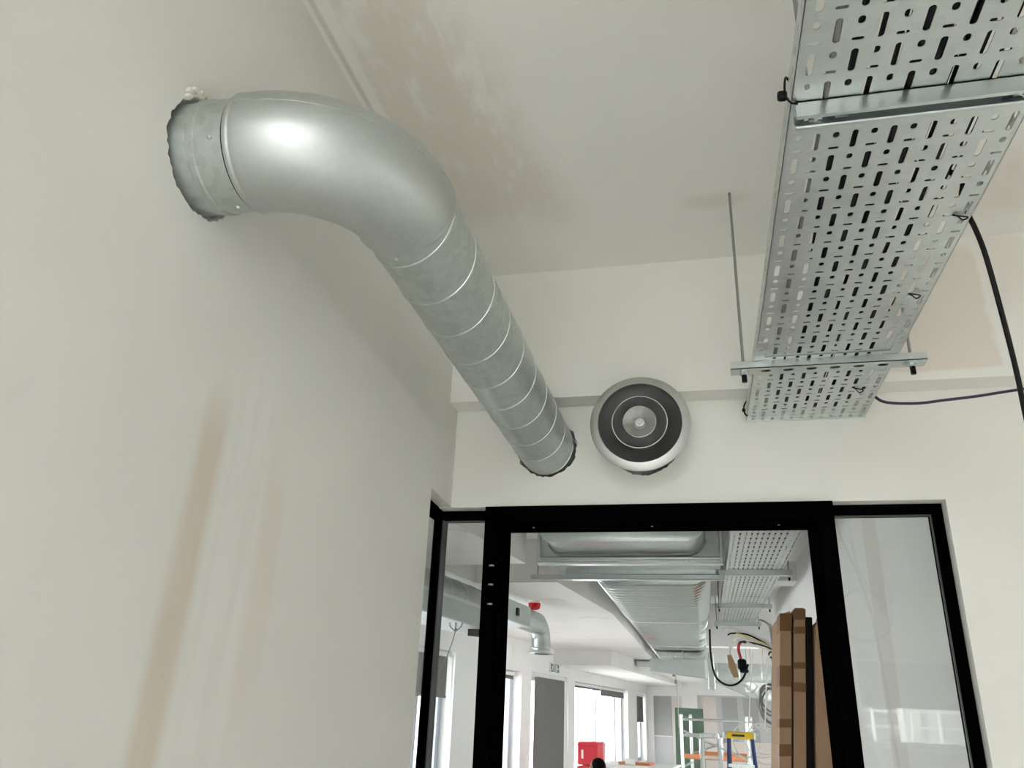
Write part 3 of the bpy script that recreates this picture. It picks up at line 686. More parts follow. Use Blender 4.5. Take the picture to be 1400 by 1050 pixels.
# ================================================================== far room: plenum and flat oval duct
pl = thing('air_plenum', 'big galvanised plenum box with blanked oval spigot behind the door head', 'plenum', V(-.49, 5.9, 1.06))
MB().bevel_box(-1.165, .172, 5.90, 6.44, 1.062, 1.345, .004).build('plenum_body', 'galv_far', pl)
MB().bevel_box(-1.05, .14, 6.44, 6.80, 1.025, 1.34, .004).build('transition_piece', 'galv_far', pl)
for z0, z1, y0 in ((1.042, 1.064, 5.868), (1.008, 1.034, 5.862)):
    MB().bevel_box(-1.178, .186, y0, 5.945, z0, z1, .008).build('bottom_flange', 'galv_rib', pl)
for x0 in (-1.178, .160): MB().bevel_box(x0, x0 + .026, 5.868, 5.945, 1.03, 1.345, .005).build('side_flange', 'galv_rib', pl)
def oval(x0, x1, z0, z1, rad, g=0.0, n=10):
    L = []; x0 -= g; x1 += g; z0 -= g; z1 += g; r = rad + g
    for cx, cz, a0 in ((x1 - r, z1 - r, 0), (x0 + r, z1 - r, 90), (x0 + r, z0 + r, 180), (x1 - r, z0 + r, 270)):
        for k in range(n + 1):
            a = math.radians(a0 + 90 * k / n); L.append((cx + r * math.cos(a), cz + r * math.sin(a)))
    return L
def oval_rings(P, args): return [[(x, y, z) for x, z in oval(*args, g)] for y, g in P]
OA = (-1.09, .055, 1.085, 1.340, .1275)
MB().rings(oval_rings([(5.42, 0), (5.90, 0)], OA)).build('oval_spigot', 'galv_far', pl, 30)
MB().rings(oval_rings([(5.405, -.004), (5.41, .006), (5.435, .006)], OA)).build('end_cap', 'galv_far', pl, 30)
rs = random.Random(3)
rrg = [[(x, 5.862 + (j * .038), z) for x, z in oval(*OA, .004 + (.012 if j else .004) + 0)] for j in (0, 1)]
rrg = [[(p[0] + rs.uniform(-.006, .006), p[1], p[2] + rs.uniform(-.009, .003)) for p in q] for q in rrg]
MB().rings(rrg).build('sealant_bead', 'sealant_grey', pl, 60)
for x in (-.86, -.12): MB().bar((x, 5.886, 1.07), (x, 5.886, 1.10), .006, .006).build('fixing_screw', 'rod_steel', pl)
OD = (-.865, .095, 1.0, 1.335, .155)
od = thing('flat_oval_duct', 'long ribbed flat oval galvanised duct running away under the slab', 'duct', V(-.38, 6.8, 1.0))
def ribbed(y0, y1, pitch, h):
    P = []; y = y0
    while y < y1 - pitch:
        P += [(y, 0), (y + pitch * .60, 0), (y + pitch * .64, h * .6), (y + pitch * .70, h), (y + pitch * .78, h), (y + pitch * .84, h * .6), (y + pitch * .88, 0)]; y += pitch
    return P + [(y1, 0)]
MB().rings(oval_rings(ribbed(6.79, 9.62, .172, .026), OD)).build('ribbed_section', 'galv_oval', od, 38)
MB().rings(oval_rings(ribbed(9.66, 16.95, .172, .016), OD)).build('ribbed_section', 'galv_oval', od, 38)
for y in (9.60, 13.2, 15.6): MB().rings(oval_rings([(y, .004), (y + .012, .018), (y + .06, .018), (y + .072, .004)], OD)).build('joint_band', 'galv_rib', od, 30)
pe = thing('end_plenum', 'flat galvanised box at the far end of the oval duct', 'plenum', V(-.8, 16.95, .9))
MB().bevel_box(-.905, .14, 16.96, 17.15, .885, 1.16, .006).build('plenum_body', 'galv_far', pe)
MB().bevel_box(-1.85, -.905, 16.96, 17.15, .885, .992, .006).build('side_extension', 'galv_far', pe)
MB().bevel_box(-1.3, .12, 16.75, 16.94, .86, .985, .03).build('bottom_tray', 'galv_far', pe)
hanger('long trapeze channel on rods under the plenum box', -1.335, .205, 6.42, .982, 1.020, (-1.28, .150), FS - .001, depth=.05, group='hangers of the plenum', nut=False)

# ---- side duct along the windows
def side(u, w, z, k=1.17): return far(8.19 + (u - 7.0) * k, -2.43 + (w + 2.075) * k, .813 + (z - .695) * k)
dr = thing('side_duct', 'spiral duct on a square box along the windows, seen through the left glass', 'duct', side(4.5, -2.2, .52))
b = MB(side).sweep([(2.4, -2.2, .695), (5.75, -2.2, .695)], .125, 32); b.build('spiral_tube', 'galv_spiral', dr, 40)
for i in range(12):
    b = MB(side).lathe((2.5 + .27 * i, -2.2, .695), (1, 0, 0), [(.124, -.006), (.1295, -.003), (.1295, .003), (.124, .006)], 32); b.build('spiral_seam', 'galv_rib', dr, 60)
b = MB(side).bevel_box(2.4, 5.9, -2.45, -2.07, .525, .655, .004); b.build('box_duct', 'galv_far', dr)
b = MB(side).bevel_box(2.4, 5.92, -2.075, -2.045, .652, .668, .003); b.build('top_flange', 'galv_rib', dr)
b = MB(side).bevel_box(2.4, 5.92, -2.075, -2.050, .515, .530, .003); b.build('bottom_flange', 'galv_rib', dr)
b = MB(side).bevel_box(5.75, 6.40, -2.20, -1.99, .615, .775, .006); b.build('square_adapter', 'galv_far', dr)
b = MB(side).bevel_box(6.02, 6.08, -1.99, -1.98, .67, .73, .004); b.build('damper_lever', 'rubber_black', dr)
P = [(6.40 + .034 * i, -2.075, .695) for i in range(14)]
P += [(6.84 + .16 * math.sin(a), -2.075 , .535 + .16 * math.cos(a)) for a in [PI / 2 * i / 8 for i in range(1, 9)]] + [(7.0, -2.075, .50), (7.0, -2.075, .47)]
rad = [(.081 + (.010 if i % 2 else 0)) if i < 14 else .084 for i in range(len(P))]
b = MB(side).sweep(P, rad, 28, cap=False); b.build('corrugated_bend', 'galv_far', dr, 9)
b = MB(side).lathe((7.0, -2.075, .45), (0, 0, 1), [(.084, .03), (.095, .012), (.125, .004), (.125, 0), (.08, 0)], 32); b.build('bell_flange', 'galv_rib', dr, 40)
b = MB(side).lathe((7.0, -2.075, .50), (0, 0, 1), [(.084, -.006), (.088, 0), (.084, .006)], 28); b.build('joint_bead', 'galv_rib', dr, 40)
bk = MB(side); bk.rings([[(5.45, -2.16, .465), (5.45, -2.05, .465), (5.45, -2.05, .512), (5.45, -2.16, .512)], [(5.95, -2.14, .485), (5.95, -2.07, .485), (5.95, -2.07, .510), (5.95, -2.14, .510)]])
solo(bk, 'black_fitting', 'rubber_black', 'small black wedge-shaped fitting under the side duct beside the door post', 'fitting')
hk = thing('wire_hook', 'small wire hook and cord hanging below the side duct', 'hook', side(5.05, -2.09, .515))
for a in (-1, 0, 1):
    b = MB(side).sweep(curve_pts([(5.05, -2.09 + .045 * a, .515), (5.05, -2.09 + .04 * a, .49), (5.05, -2.09 + .008 * a, .462)], 4), .0045, 6); b.build('hook_wire', 'rod_steel', hk)
b = MB(side).lathe((5.05, -2.09, .455), (0, 0, 1), [(.001, 0), (.010, .002), (.010, .02), (.001, .022)], 10); b.build('hook_body', 'rod_steel', hk)
b = MB(side).sweep(curve_pts([(5.05, -2.09, .455), (5.05, -2.12, .35), (5.05, -2.16, .26), (5.05, -2.19, .20)], 4), .003, 5); b.build('cord', 'cable_grey', hk)

# ---- ceiling beacon and cover plates
ab = thing('alarm_beacon', 'red fire alarm beacon with white base on the lowered ceiling', 'alarm', far(7.72, -2.365, FL))
farbox().lathe((7.72, -2.365, FL), (0, 0, -1), [(.001, -.001), (.066, -.001), (.066, .016), (.060, .024), (.001, .024)], 32).build('base', 'white_plastic', ab, 40)
farbox().lathe((7.72, -2.365, FL - .024), (0, 0, -1), [(.060, 0), (.060, .03), (.052, .052), (.03, .064), (.001, .067)], 32).build('red_dome', 'red_lens', ab, 40)
for (u, w, l) in ((7.75, -2.20, 'flush round ceiling plate just behind the red beacon'), (9.3, -2.13, 'flush round ceiling plate near the oval duct'), (4.55, -1.98, 'flush round ceiling plate seen through the left glass')):
    solo(farbox().lathe((u, w, FL), (0, 0, -1), [(.17, 0), (.17, .004), (.155, .008), (.001, .008)], 40), 'ceiling_plate', 'paint_bulkhead', l, 'cover plate', 'flush ceiling plates')
# exit sign above the covered window
es = thing('exit_sign', 'small running-man exit sign above the covered window', 'sign', far(14.3, WW, .64))
farbox().box(14.02, 14.62, WW, WW + .02, .60, .77).build('sign_plate', 'white_plastic', es)
plain('sign_green', (0.06, 0.16, 0.11), 0.5)
f = lambda u0, u1, z0, z1: farbox().box(u0, u1, WW + .02, WW + .023, z0, z1).build('pictogram', 'sign_green', es)
f(14.05, 14.29, .62, .75); f(14.36, 14.59, .62, .75)
g = lambda u0, z0, u1, z1, w_=.016: farbox().bar((u0, WW + .024, z0), (u1, WW + .024, z1), w_, .003, (0, 1, 0)).build('running_figure', 'white_plastic', es)
farbox().box(14.18, 14.21, WW + .023, WW + .026, .72, .742).build('running_figure', 'white_plastic', es)
g(14.18, .72, 14.15, .675); g(14.15, .675, 14.20, .655); g(14.20, .655, 14.18, .63); g(14.15, .675, 14.09, .64); g(14.17, .71, 14.23, .69); g(14.17, .71, 14.11, .70)
farbox().box(14.40, 14.47, WW + .023, WW + .025, .63, .74).build('door_symbol', 'white_plastic', es)
g(14.50, .685, 14.57, .685, .014); g(14.545, .70, 14.57, .685, .014); g(14.545, .67, 14.57, .685, .014)

# ---- cardboard cartons leaning on the partition
def carton(label, x0, x1, ztop, y0, y1, tapes, seed, prints=()):
    lean = lambda x, y, z: V(x + .0928 * (z - .68), y, z)
    o = thing('cardboard_box', label, 'box', lean(x0, y0, -1.75), 'tall cartons against the partition'); rg = random.Random(seed)
    b = MB(lean); R = []
    for z, g in ((-1.75, 0), (-.6, .001), (.2, .002), (ztop - .02, .0), (ztop, -.008)):
        R.append([(x0 - g, y0 - g, z), (x1 + g, y0 - g, z), (x1 + g, y1, z), (x0 - g, y1, z)])
    R[-1] = [(p[0], p[1], p[2] + rg.uniform(-.012, .012)) for p in R[-1]]
    b.rings(R).build('carton', 'cardboard', o)
    for z0, z1 in tapes:
        t_ = MB(lean); g = .0035; sk = rg.uniform(-.008, .008)
        R = [[(x0 - g, y0 - g, z), (x1 + g, y0 - g, z + sk), (x1 + g, y0 + .25, z + sk), (x0 - g, y0 + .25, z)] for z in (z0, z1)]
        t_.rings(R).build('tape_strip', 'parcel_tape', o)
    for (a0, a1, z0, z1) in prints: MB(lean).box(x0 + a0, x0 + a1, y0 - .004, y0 - .002, z0, z1).build('printed_mark', 'print_black', o)
    return o
carton('tall narrow cardboard box nearest to the cable coils', .536, .606, .672, 5.8, 6.5, [(.55, .665), (.20, .33), (-.05, .0), (-.22, -.15)], 1)
carton('tall narrow cardboard box in the middle of the three', .621, .692, .69, 5.78, 6.5, [(.62, .688), (.53, .575), (.31, .35), (.17, .225)], 2)
b3 = carton('tall cardboard box half hidden by the right door post, with black printed marks', .752, .875, .60, 5.70, 6.45, [(.585, .598)], 3,
            prints=((.02, .028, .43, .445), (.03, .036, .415, .43), (.022, .03, .40, .41)))
lean = lambda x, y, z: V(x + .0928 * (z - .68), y, z)
MB(lean).rings([[(.752, 5.70, .60), (.875, 5.70, .60), (.875, 5.71, .60), (.752, 5.71, .60)], [(.772, 5.68, .71), (.875, 5.68, .72), (.875, 5.69, .72), (.772, 5.69, .71)]]).build('carton_flap', 'cardboard', b3)
MB(lean).box(.757, .80, 5.688, 5.692, .625, .66).build('printed_mark', 'print_black', b3)
dk = MB(lean).bevel_box(.697, .748, 5.86, 6.5, -1.74, .65, .006)  # black sheet put where the gap between the cartons lies in shade
solo(dk, 'insulation_board', 'void_black', 'tall dark board standing between the cardboard boxes', 'board')

# ---- cables, small ducts at the end of the far tray
def cable(label, P, r, mat, name='loose_cable', fr_=None, group=None, n=6):
    return solo(MB(fr_).sweep(curve_pts(P, n), r, 7), name, mat, label, 'cable', group, smooth=60)
rg = random.Random(21)
TC = [('cable_white', 'white'), ('cable_white', 'white'), ('rubber_black', 'black'), ('cable_yellow', 'yellow'), ('cable_white', 'white'), ('rubber_black', 'black'), ('cable_white', 'white')]
lab = ['topmost white cable', 'second white cable', 'short black cable', 'yellow cable', 'lower white cable', 'lower black cable', 'lowest white cable']
for i, (m, cn) in enumerate(TC):
    z = 1.02 - .03 * i; x = .26 + .035 * i
    P = [(x, 10.45 + .03 * i, z - .02), (x + .05, 10.42, z + rg.uniform(-.02, .03)), (x + .22, 10.45, z - .03 + rg.uniform(-.02, .02)), (x + .40, 10.55, z - .09), (.80, 10.62, z - .14), (.86, 10.75, z - .2)]
    cable(lab[i] + ' in the tangle spilling from the far tray', P, .010, m, group='tangle of cables at the end of the far tray')
for i in range(3):
    P = [(.70, 10.2, 1.09), (.80, 10.6, 1.10), (.862 + .018 * i, 10.86, 1.02), (.872 + .018 * i, 10.88, .6), (.85 + .02 * i, 10.86, .2), (.84 + .025 * i, 10.86, -.5), (.85 + .025 * i, 10.86, -1.74)]
    cable(['left', 'middle', 'right'][i] + ' one of three grey cables dropping past the end of the partition', P, .011, 'cable_grey', group='cables dropping by the partition')
cable('black cable hanging in a wide arc below the far tray', [(.11, 10.5, 1.0), (.105, 10.5, .70), (.14, 10.5, .47), (.24, 10.5, .37), (.36, 10.5, .36), (.47, 10.5, .44), (.54, 10.5, .60)], .013, 'rubber_black')
cable('short red cable bent above the black connector', [(.53, 10.52, .86), (.46, 10.5, .84), (.44, 10.5, .76), (.46, 10.5, .66)], .018, 'cable_red')
cable('white cable bent beside the red cable', [(.56, 10.54, .90), (.44, 10.5, .86), (.34, 10.5, .78), (.33, 10.5, .66)], .016, 'cable_white')
cn = thing('cable_connector', 'black connector block hanging among the loose cables', 'connector', V(.48, 10.5, .52))
MB().bevel_box(.42, .52, 10.46, 10.54, .53, .66, .02).build('connector_body', 'rubber_black', cn)
MB().bevel_box(.44, .54, 10.45, 10.53, .50, .54, .012).build('connector_latch', 'rubber_black', cn)
tg = MB(); tg.rings([[(.30, 10.46, .70), (.35, 10.46, .70), (.35, 10.48, .70), (.30, 10.48, .70)], [(.31, 10.46, .56), (.40, 10.46, .57), (.40, 10.48, .57), (.31, 10.48, .56)], [(.36, 10.46, .44), (.42, 10.46, .45), (.42, 10.48, .45), (.36, 10.48, .44)]])
solo(tg, 'cardboard_tag', 'cardboard', 'crumpled brown tag hanging beside the black connector', 'tag')
def coil(label, c, r, turns, rc, mat, seed, sq=1.0):
    rg = random.Random(seed); P = []
    for k in range(turns * 14):
        a = 2 * PI * k / 14; q = r * (1 + .16 * math.sin(k * .37 + seed) + rg.uniform(-.03, .03))
        P.append((c[0] + q * math.cos(a), c[1] + .004 * k / 3 + rg.uniform(-.01, .01), c[2] + sq * q * math.sin(a) - .05 * math.sin(k * .21)))
    o = thing('cable_coil', label, 'cable coil', V(*c), 'hanging cable coils')
    MB().sweep(curve_pts(P, 3), rc, 6).build('coiled_cable', mat, o, 60)
    MB().sweep(curve_pts([(c[0] + .02, c[1], c[2] + r * .95), (c[0] + .06, c[1], c[2] + .35 + r), (c[0] + .12, c[1] + .2, c[2] + .75 + r)], 5), rc, 6).build('cable_tail', mat, o, 60)
    return o
coil('large loose coil of white cable hanging above the stepladder', (.62, 9.9, -.27), .17, 4, .0075, 'cable_white', 2)
coil('smaller loop of white cable to the left of the large white coil', (.45, 9.8, -.20), .15, 1, .0075, 'cable_white', 6, 1.1)
coil('tight dark grey cable coil hanging high beside the partition end', (.76, 10.35, .19), .12, 4, .011, 'cable_grey', 5, 1.5)
sd = thing('wing_duct', 'horizontal spiral duct crossing to the right beyond the partition', 'duct', V(.15, 12.3, .585))
MB().sweep([(.13, 12.3, .585), (3.2, 12.3, .585)], .125, 28).build('spiral_tube', 'galv_spiral', sd, 40)
for i in range(10): MB().lathe((.2 + .3 * i, 12.3, .585), (1, 0, 0), [(.124, -.006), (.13, 0), (.124, .006)], 28).build('spiral_seam', 'galv_rib', sd, 60)
MB().bevel_box(.07, .16, 12.1, 12.5, .35, .84, .006).build('end_box', 'galv_far', sd)
rd = thing('tapered_duct', 'flat tapering galvanised duct sloping down to the right below the oval duct', 'duct', V(-.5, 14.2, .7))
MB().rings([[(-.85, 14.0, .66), (-.85, 14.5, .66), (-.85, 14.5, .86), (-.85, 14.0, .86)], [(.05, 14.0, .58), (.05, 14.5, .58), (.05, 14.5, .84), (.05, 14.0, .84)],
            [(.75, 14.0, .30), (.75, 14.5, .30), (.75, 14.5, .62), (.75, 14.0, .62)], [(1.6, 14.0, .27), (1.6, 14.5, .27), (1.6, 14.5, .55), (1.6, 14.0, .55)]]).build('tapered_body', 'galv_far', rd)
MB().bevel_box(.03, .07, 13.97, 14.53, .56, .86, .005).build('joint_flange', 'galv_rib', rd)
for y in (14.05, 14.45): MB().sweep([(-.3, y, .84), (-.3, y, FS - .002)], .006, 6).build('threaded_rod', 'rod_steel', rd)
b = MB(); P = curve_pts([(.46, 12.42, .60), (.52, 12.6, .56), (.70, 12.9, .42), (.85, 12.9, .32), (1.1, 12.9, .28)], 7)
b.sweep(P, [.060 + (.010 if i % 2 else 0) for i in range(len(P))], 18)
fx = thing('flexible_duct', 'crinkled silver flexible duct hanging below the spiral duct', 'duct', V(.7, 12.9, .42)); b.build('crinkled_tube', 'galv_rib', fx, 9)
for x, y, z in ((.70, 12.9, .42), (1.05, 12.9, .29)): MB().sweep([(x, y, z), (x, y, FS - .002)], .004, 6).build('hanging_wire', 'rod_steel', fx)
wu = thing('fan_unit', 'white box unit hung behind the horizontal spiral duct', 'unit', V(.78, 13.3, .36))
MB().bevel_box(.62, .95, 13.2, 13.4, .36, .60, .01).build('unit_casing', 'white_plastic', wu)
for x in (.66, .91): MB().sweep([(x, 13.3, .60), (x, 13.3, FS - .002)], .005, 6).build('threaded_rod', 'rod_steel', wu)
sk = thing('wire_suspension', 'hanging wire grip below the end of the oval duct', 'wire', V(-.75, 15, .87))
MB().sweep(curve_pts([(-.50, 15, 1.0), (-.50, 15, .72), (-.47, 15, .60), (-.45, 15, .30), (-.45, 15, -.2)], 4), .007, 6).build('wire', 'rod_steel', sk)
MB().bevel_box(-.525, -.475, 14.98, 15.02, .62, .74, .01).build('wire_grip', 'rod_steel', sk); MB().bevel_box(-.49, -.445, 14.98, 15.02, .50, .57, .01).build('wire_grip', 'rod_steel', sk)

# ---- things standing on the far floor
gb = farbox(); gb.rings([[(18.0, -2.41, -1.75), (18.0, -1.81, -1.75), (18.015, -1.81, -1.75), (18.015, -2.41, -1.75)], [(18.2, -2.41, .145), (18.2, -1.83, .138), (18.215, -1.83, .138), (18.215, -2.41, .145)]])
solo(gb, 'green_board', 'green_board', 'dark green plasterboard sheet standing behind the scaffold tower', 'board')
tw = thing('scaffold_tower', 'silver aluminium scaffold tower with orange toe boards', 'scaffold', far(14, -1.2, -1.75))
def tp(p, q, r=.024, name='tube', mat='upvc_white'): farbox().sweep([p, q], r, 10).build(name, mat, tw, 40)
u0, u1, w0, w1 = 14.0, 15.3, -1.76, -.74
for (u, w) in ((u0, w0), (u0, w1), (u1, w0), (u1, w1)):
    tp((u, w, -1.62), (u, w, -.02), .026, 'upright', 'galv_rib')
    farbox().lathe((u, w, -1.69), (0, 1, 0), [(.001, -.02), (.06, -.02), (.06, .02), (.001, .02)], 16).build('castor', 'rubber_black', tw)
    farbox().lathe((u, w, -.02), (0, 0, 1), [(.027, 0), (.030, .01), (.030, .03), (.012, .04)], 12).build('upright_cap', 'white_plastic', tw)
for z in (-.06, -.30): 
    tp((u0, w0, z), (u0, w1, z), .02, 'guard_rail', 'galv_rib'); tp((u1, w0, z), (u1, w1, z), .02, 'guard_rail', 'galv_rib')
    for w in (w0, w1): tp((u0, w, z), (u1, w, z), .02, 'guard_rail', 'galv_rib')
for w in (w0, w1):
    for z in (-.75, -1.05, -1.35): tp((u0, w, z), (u1, w, z), .018, 'rung', 'galv_rib')
tp((u0, w0, -.22), (u0, w1, -.62), .018, 'brace', 'galv_rib'); tp((u1, w0, -.62), (u1, w1, -.22), .018, 'brace', 'galv_rib')
for w in (w0 + .28, w0 + .62): tp((u0, w, -.30), (u0, w, -.62), .014, 'guard_post', 'galv_rib')
farbox().box(u0 + .03, u1 - .03, w0 + .03, w1 - .03, -.64, -.615).build('platform', 'timber', tw)
farbox().box(u0 - .012, u0 + .006, w0 + .02, w1 - .02, -.625, -.565).build('toe_board', 'orange_board', tw); farbox().box(u1 - .006, u1 + .012, w0 + .02, w1 - .02, -.625, -.565).build('toe_board', 'orange_board', tw)
def stepladder(label, u, w0, w1, ztop, spread, stile, cap, capm, group):
    o = thing('stepladder', label, 'ladder', far(u, (w0 + w1) / 2, -1.75), group)
    for s_, u_ in ((0, u), (1, u + .10)):
        for w in (w0, w1):
            sg = -1 if w == w0 else 1
            farbox().bar((u_ + (-.25 if s_ == 0 else spread), w + sg * .07, -1.75), (u_, w, ztop), .028, .065, (1, 0, 0)).build('stile', stile, o)
    for k in range(5):
        t_ = (k + .6) / 5.6; z = -1.75 + (ztop + 1.75) * t_; uu = u - .25 * (1 - t_); e = .07 * (1 - t_)
        farbox().box(uu - .04, uu + .04, w0 - e, w1 + e, z - .015, z + .015).build('tread', 'galv_rib', o)
    farbox().bevel_box(u - .06, u + .17, w0 - .02, w1 + .02, ztop - .02, ztop + .045, .01).build('top_cap', capm, o)
    return o
sl = stepladder('blue fibreglass stepladder with yellow top cap', 9.5, -.70, -.46, -.19, .65, 'blue_fibreglass', True, 'yellow_plastic', 'stepladders')
farbox().box(9.436, 9.4395, -.66, -.53, -.188, -.168).build('label_print', 'print_black', sl)
for w in (-.745, -.425): farbox().bevel_box(9.43, 9.5, w - .012, w + .012, -.215, -.145, .006).build('corner_block', 'white_plastic', sl)
stepladder('silver aluminium stepladder in front of the scaffold tower', 12.6, -1.30, -1.08, -.27, .7, 'galv_rib', True, 'galv_rib', 'stepladders')

def case(label, u0, u1, w0, w1, z0, z1, latch=True):
    o = thing('red_case', label, 'case', far((u0 + u1) / 2, (w0 + w1) / 2, z0), 'red cases by the double window')
    farbox().bevel_box(u0, u1, w0, w1, z0, z1, .012).build('case_body', 'red_plastic', o)
    farbox().bevel_box(u0 - .008, u1 + .008, w0 - .008, w1 + .008, z1 - .05, z1 - .03, .006).build('lid_rim', 'red_plastic', o)
    farbox().bevel_box(u0 - .012, u0, w0 + .06, w0 + .09, z0 + .08, z1 - .1, .004).build('latch', 'white_plastic', o)
    return o
case('upper red plastic case stacked by the double window', 12.0, 12.5, -2.985, -2.69, -.70, -.405)
case('lower red plastic case under the other by the double window', 11.98, 12.52, -2.99, -2.68, -1.75, -.715)
tt = thing('work_table', 'high white work table by the double window', 'table', far(11.6, -2.2, -1.75))
farbox().bevel_box(11.2, 12.1, -2.55, -1.55, -.66, -.63, .005).build('table_top', 'white_plastic', tt)
for u in (11.25, 12.05):
    for w in (-2.5, -1.6): farbox().bevel_box(u - .025, u + .025, w - .025, w + .025, -1.75, -.66, .004).build('leg', 'upvc_white', tt)
solo(farbox().bevel_box(11.4, 11.8, -2.28, -1.86, -.63, -.605, .008), 'orange_sheet', 'orange_board', 'orange folded sheet lying on the white work table', 'sheet')
solo(farbox().lathe((11.3, -2.10, -.59), (0, 1, 0), [(.012, -.06), (.038, -.06), (.038, .06), (.012, .06)], 20, close=True), 'tape_roll', 'white_plastic', 'roll of white tape on the work table', 'tape roll', smooth=40)
solo(farbox().bar((12.2, -2.655, -.36), (12.1, -2.575, -1.748), .012, .012), 'metal_rod', 'rod_steel', 'thin dark rod leaning between the red case and the work table', 'rod')

# ---- the person sitting by the red cases: only the top of the head shows
def skin_body(name, joints, edges, mat, parent, sub=2):
    me = bpy.data.meshes.new(name); L = Vector(parent['_base'])
    me.from_pydata([tuple(far(*j[:3]) - L) for j in joints], edges, []); ob = bpy.data.objects.new(name, me); COL.objects.link(ob)
    ob.parent = parent; md = ob.modifiers.new('Skin', 'SKIN'); md.use_smooth_shade = True
    for i, j in enumerate(joints):
        v = me.skin_vertices[0].data[i]; v.radius = (j[3], j[4] if len(j) > 4 else j[3]); v.use_root = (i == 0)
    ob.modifiers.new('Subsurf', 'SUBSURF').levels = sub; ob.modifiers['Subsurf'].render_levels = sub
    me.materials.append(M[mat]); return ob
PU, PW, PT = 10.5, -2.36, -.525             # where, and the top of the hair
pers = thing('person', 'person with short black hair in dark navy clothes, head just above the frame edge', 'person', far(PU, PW + .2, -1.75))
hz = PT - .115
J = [(PU, PW + .22, -1.27, .14, .12), (PU, PW + .20, -1.10, .13, .12), (PU, PW + .13, -.93, .15, .11), (PU, PW + .07, -.82, .10, .08), (PU, PW + .04, -.76, .052),
     (PU - .17, PW + .10, -.85, .055), (PU - .23, PW + .02, -1.08, .042), (PU - .16, PW - .18, -1.16, .030),
     (PU + .17, PW + .10, -.85, .055), (PU + .23, PW + .02, -1.08, .042), (PU + .16, PW - .18, -1.16, .030),
     (PU - .10, PW + .16, -1.29, .085), (PU - .12, PW - .25, -1.27, .062), (PU - .12, PW - .22, -1.66, .042), (PU - .12, PW - .36, -1.715, .032),
     (PU + .10, PW + .16, -1.29, .085), (PU + .12, PW - .25, -1.27, .062), (PU + .12, PW - .22, -1.66, .042), (PU + .12, PW - .36, -1.715, .032)]
E_ = [(0, 1), (1, 2), (2, 3), (3, 4), (3, 5), (5, 6), (6, 7), (3, 8), (8, 9), (9, 10), (0, 11), (11, 12), (12, 13), (13, 14), (0, 15), (15, 16), (16, 17), (17, 18)]
skin_body('clothed_body', J, E_, 'cloth_navy', pers)
def ball(c, r, mat, name, n=20, cut=None):
    b = farbox(); R = []
    for i in range(n + 1):
        th = PI * i / n; R.append([(c[0] + r[0] * math.sin(th) * math.cos(p), c[1] + r[1] * math.sin(th) * math.sin(p), c[2] + r[2] * math.cos(th)) for p in [2 * PI * k / 24 for k in range(24)]])
    if cut: R = R[:cut]
    R[0] = [(p[0] + 1e-4 * math.cos(k), p[1] + 1e-4 * math.sin(k), p[2]) for k, p in enumerate(R[0])]
    return b.rings(R).build(name, mat, pers, 80)
hd = ball((PU, PW - .005, hz - .005), (.073, .092, .112), 'skin', 'head')
ball((PU, PW + .012, hz + .018), (.081, .094, .100), 'hair_black', 'hair', cut=13)
ball((PU, PW + .045, hz - .03), (.074, .062, .085), 'hair_black', 'hair')
ball((PU, PW - .103, hz - .025), (.014, .018, .024), 'skin', 'nose')
for s_ in (-1, 1):
    ball((PU + s_ * .076, PW + .005, hz - .02), (.010, .018, .028), 'skin', 'ear'); ball((PU + s_ * .03, PW - .085, hz), (.013, .008, .008), 'white_plastic', 'eye')
    ball((PU + s_ * .03, PW - .083, hz + .022), (.020, .008, .005), 'hair_black', 'eyebrow')
    # a curled hand on the knee
    hx, hw, hzz = PU + s_ * .15, PW - .24, -1.18
    ball((hx, hw, hzz), (.042, .05, .018), 'skin', 'palm')
    for q in range(4):
        fu = hx + (q - 1.5) * .019; ln = (.062, .07, .066, .052)[q]
        b = farbox().sweep(curve_pts([(fu, hw - .035, hzz), (fu, hw - .035 - ln * .5, hzz + .004), (fu, hw - .035 - ln * .85, hzz - .012), (fu, hw - .035 - ln, hzz - .035)], 3), [.0095] * 7 + [.009, .008, .006], 8); b.build('finger', 'skin', pers, 80)
    b = farbox().sweep(curve_pts([(hx - s_ * .03, hw + .01, hzz), (hx - s_ * .055, hw - .02, hzz - .004), (hx - s_ * .06, hw - .055, hzz - .012)], 3), .010, 8); b.build('thumb', 'skin', pers, 80)
b = farbox(); b.sweep([(PU, PW - .08, hz - .066), (PU + .001, PW - .094, hz - .066)], .006, 8); b.build('mouth', 'cable_red', pers)
st = thing('stool', 'low timber stool under the seated person', 'stool', far(PU, PW + .2, -1.75))
farbox().bevel_box(PU - .19, PU + .19, PW + .04, PW + .40, -1.45, -1.41, .006).build('seat', 'timber', st)
for u in (PU - .15, PU + .15):
    for w in (PW + .08, PW + .36): farbox().bevel_box(u - .02, u + .02, w - .02, w + .02, -1.75, -1.45, .003).build('leg', 'timber', st)

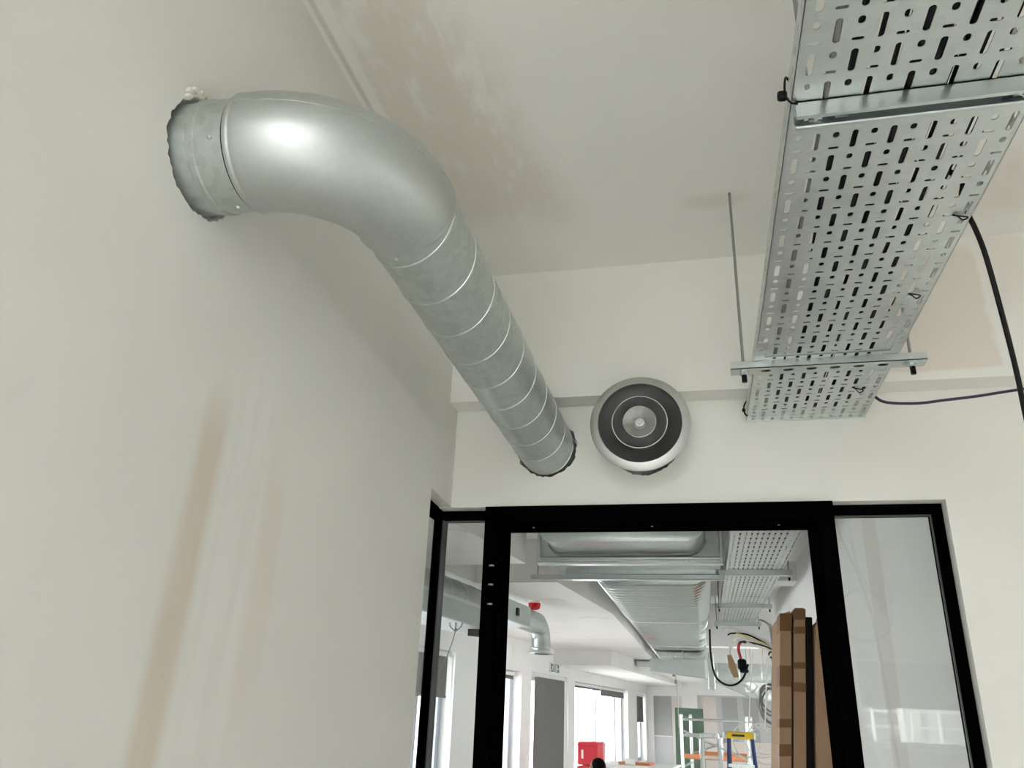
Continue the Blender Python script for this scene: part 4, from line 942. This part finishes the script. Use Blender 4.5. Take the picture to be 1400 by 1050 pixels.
# ================================================================== outside
solo(MB().box(-60, 60, -60, 70, -9.1, -9.0), 'street', 'paving', 'grey street far below the windows', 'street', kind='structure')
def facade(label, name, mk, a0, a1, t, depth, z0, z1, cols, rows, mat, mats='facade_glass', fr_='upvc_white'):
    o = thing(name, label, 'building', mk(a0, t, z0)); sg = 1 if depth > 0 else -1
    MB(mk).box(a0, a1, min(t, t + depth), max(t, t + depth), z0, z1).build('wall', mat, o)
    pw = (a1 - a0) / cols; ph = (z1 - z0) / rows
    for i in range(cols):
        for j in range(rows):
            x0 = a0 + (i + .22) * pw; x1 = a0 + (i + .78) * pw; q0 = z0 + (j + .25) * ph; q1 = z0 + (j + .85) * ph
            w_ = MB(mk).box(x0 - .08, x1 + .08, t - .06 * sg, t + .02, q0 - .08, q1 + .08).build('window', fr_, o)
            for k in range(2):
                xa = x0 + (x1 - x0) * k / 2 + .03; MB(mk).box(xa, xa + (x1 - x0) / 2 - .06, t - .075 * sg, t, q0, q1).build('pane', mats, w_)
    return o
bw = facade('pale building across the street mirrored in the right glass panel', 'opposite_building', lambda a, t, z: V(a, t, z), -8, 16, -11.5, -6, -9, 1.5, 14, 4, 'facade_render', 'facade_dark')
ac = thing('air_conditioner', 'grey outdoor air conditioner unit mirrored in the right glass panel', 'air conditioner', V(4.2, -10.6, -.5))
MB().bevel_box(3.9, 4.8, -11.0, -10.6, -.35, .30, .03).build('unit_body', 'sealant_grey', ac)
MB().lathe((4.42, -10.6, -.02), (0, 1, 0), [(.001, .01), (.05, .01), (.26, .012), (.28, .0)], 28).build('fan_grille', 'cable_grey', ac)
MB().box(3.7, 5.0, -11.41, -10.5, -.47, -.36).build('support_ledge', 'facade_stone', ac)
for x in (4.0, 4.7): MB().box(x - .03, x + .03, -11.40, -10.6, -.36, -.34).build('foot', 'cable_grey', ac)
rl = thing('railing', 'white metal railing outside the mirrored window', 'railing', V(2.5, -3.3, -.6))
for z in (.12, -.03, -.20): MB().bar((.9, -3.3, z), (4.6, -3.3, z), .03, .022).build('rail', 'white_plastic', rl)
for x in (.9, 1.5, 2.05, 2.32, 2.9, 3.5, 4.1, 4.6): MB().bar((x, -3.3, -1.4), (x, -3.3, .13), .022, .022).build('baluster', 'white_plastic', rl)
MB().box(.6, 4.9, -3.45, -2.8, -1.5, -.45).build('parapet', 'facade_stone', rl)
facade('pale stone building outside the far room windows, nearer to the lobby', 'street_building', lambda a, t, z: far(a, t, z), -4, 20, -26, -8, -9, 3, 12, 4, 'facade_stone')
facade('pale rendered building outside the double window', 'street_building', lambda a, t, z: far(a, t, z), 23, 62, -28, -8, -9, 6, 14, 5, 'facade_stone')

for o in bpy.data.objects:
    if '_base' in o.keys(): del o['_base']
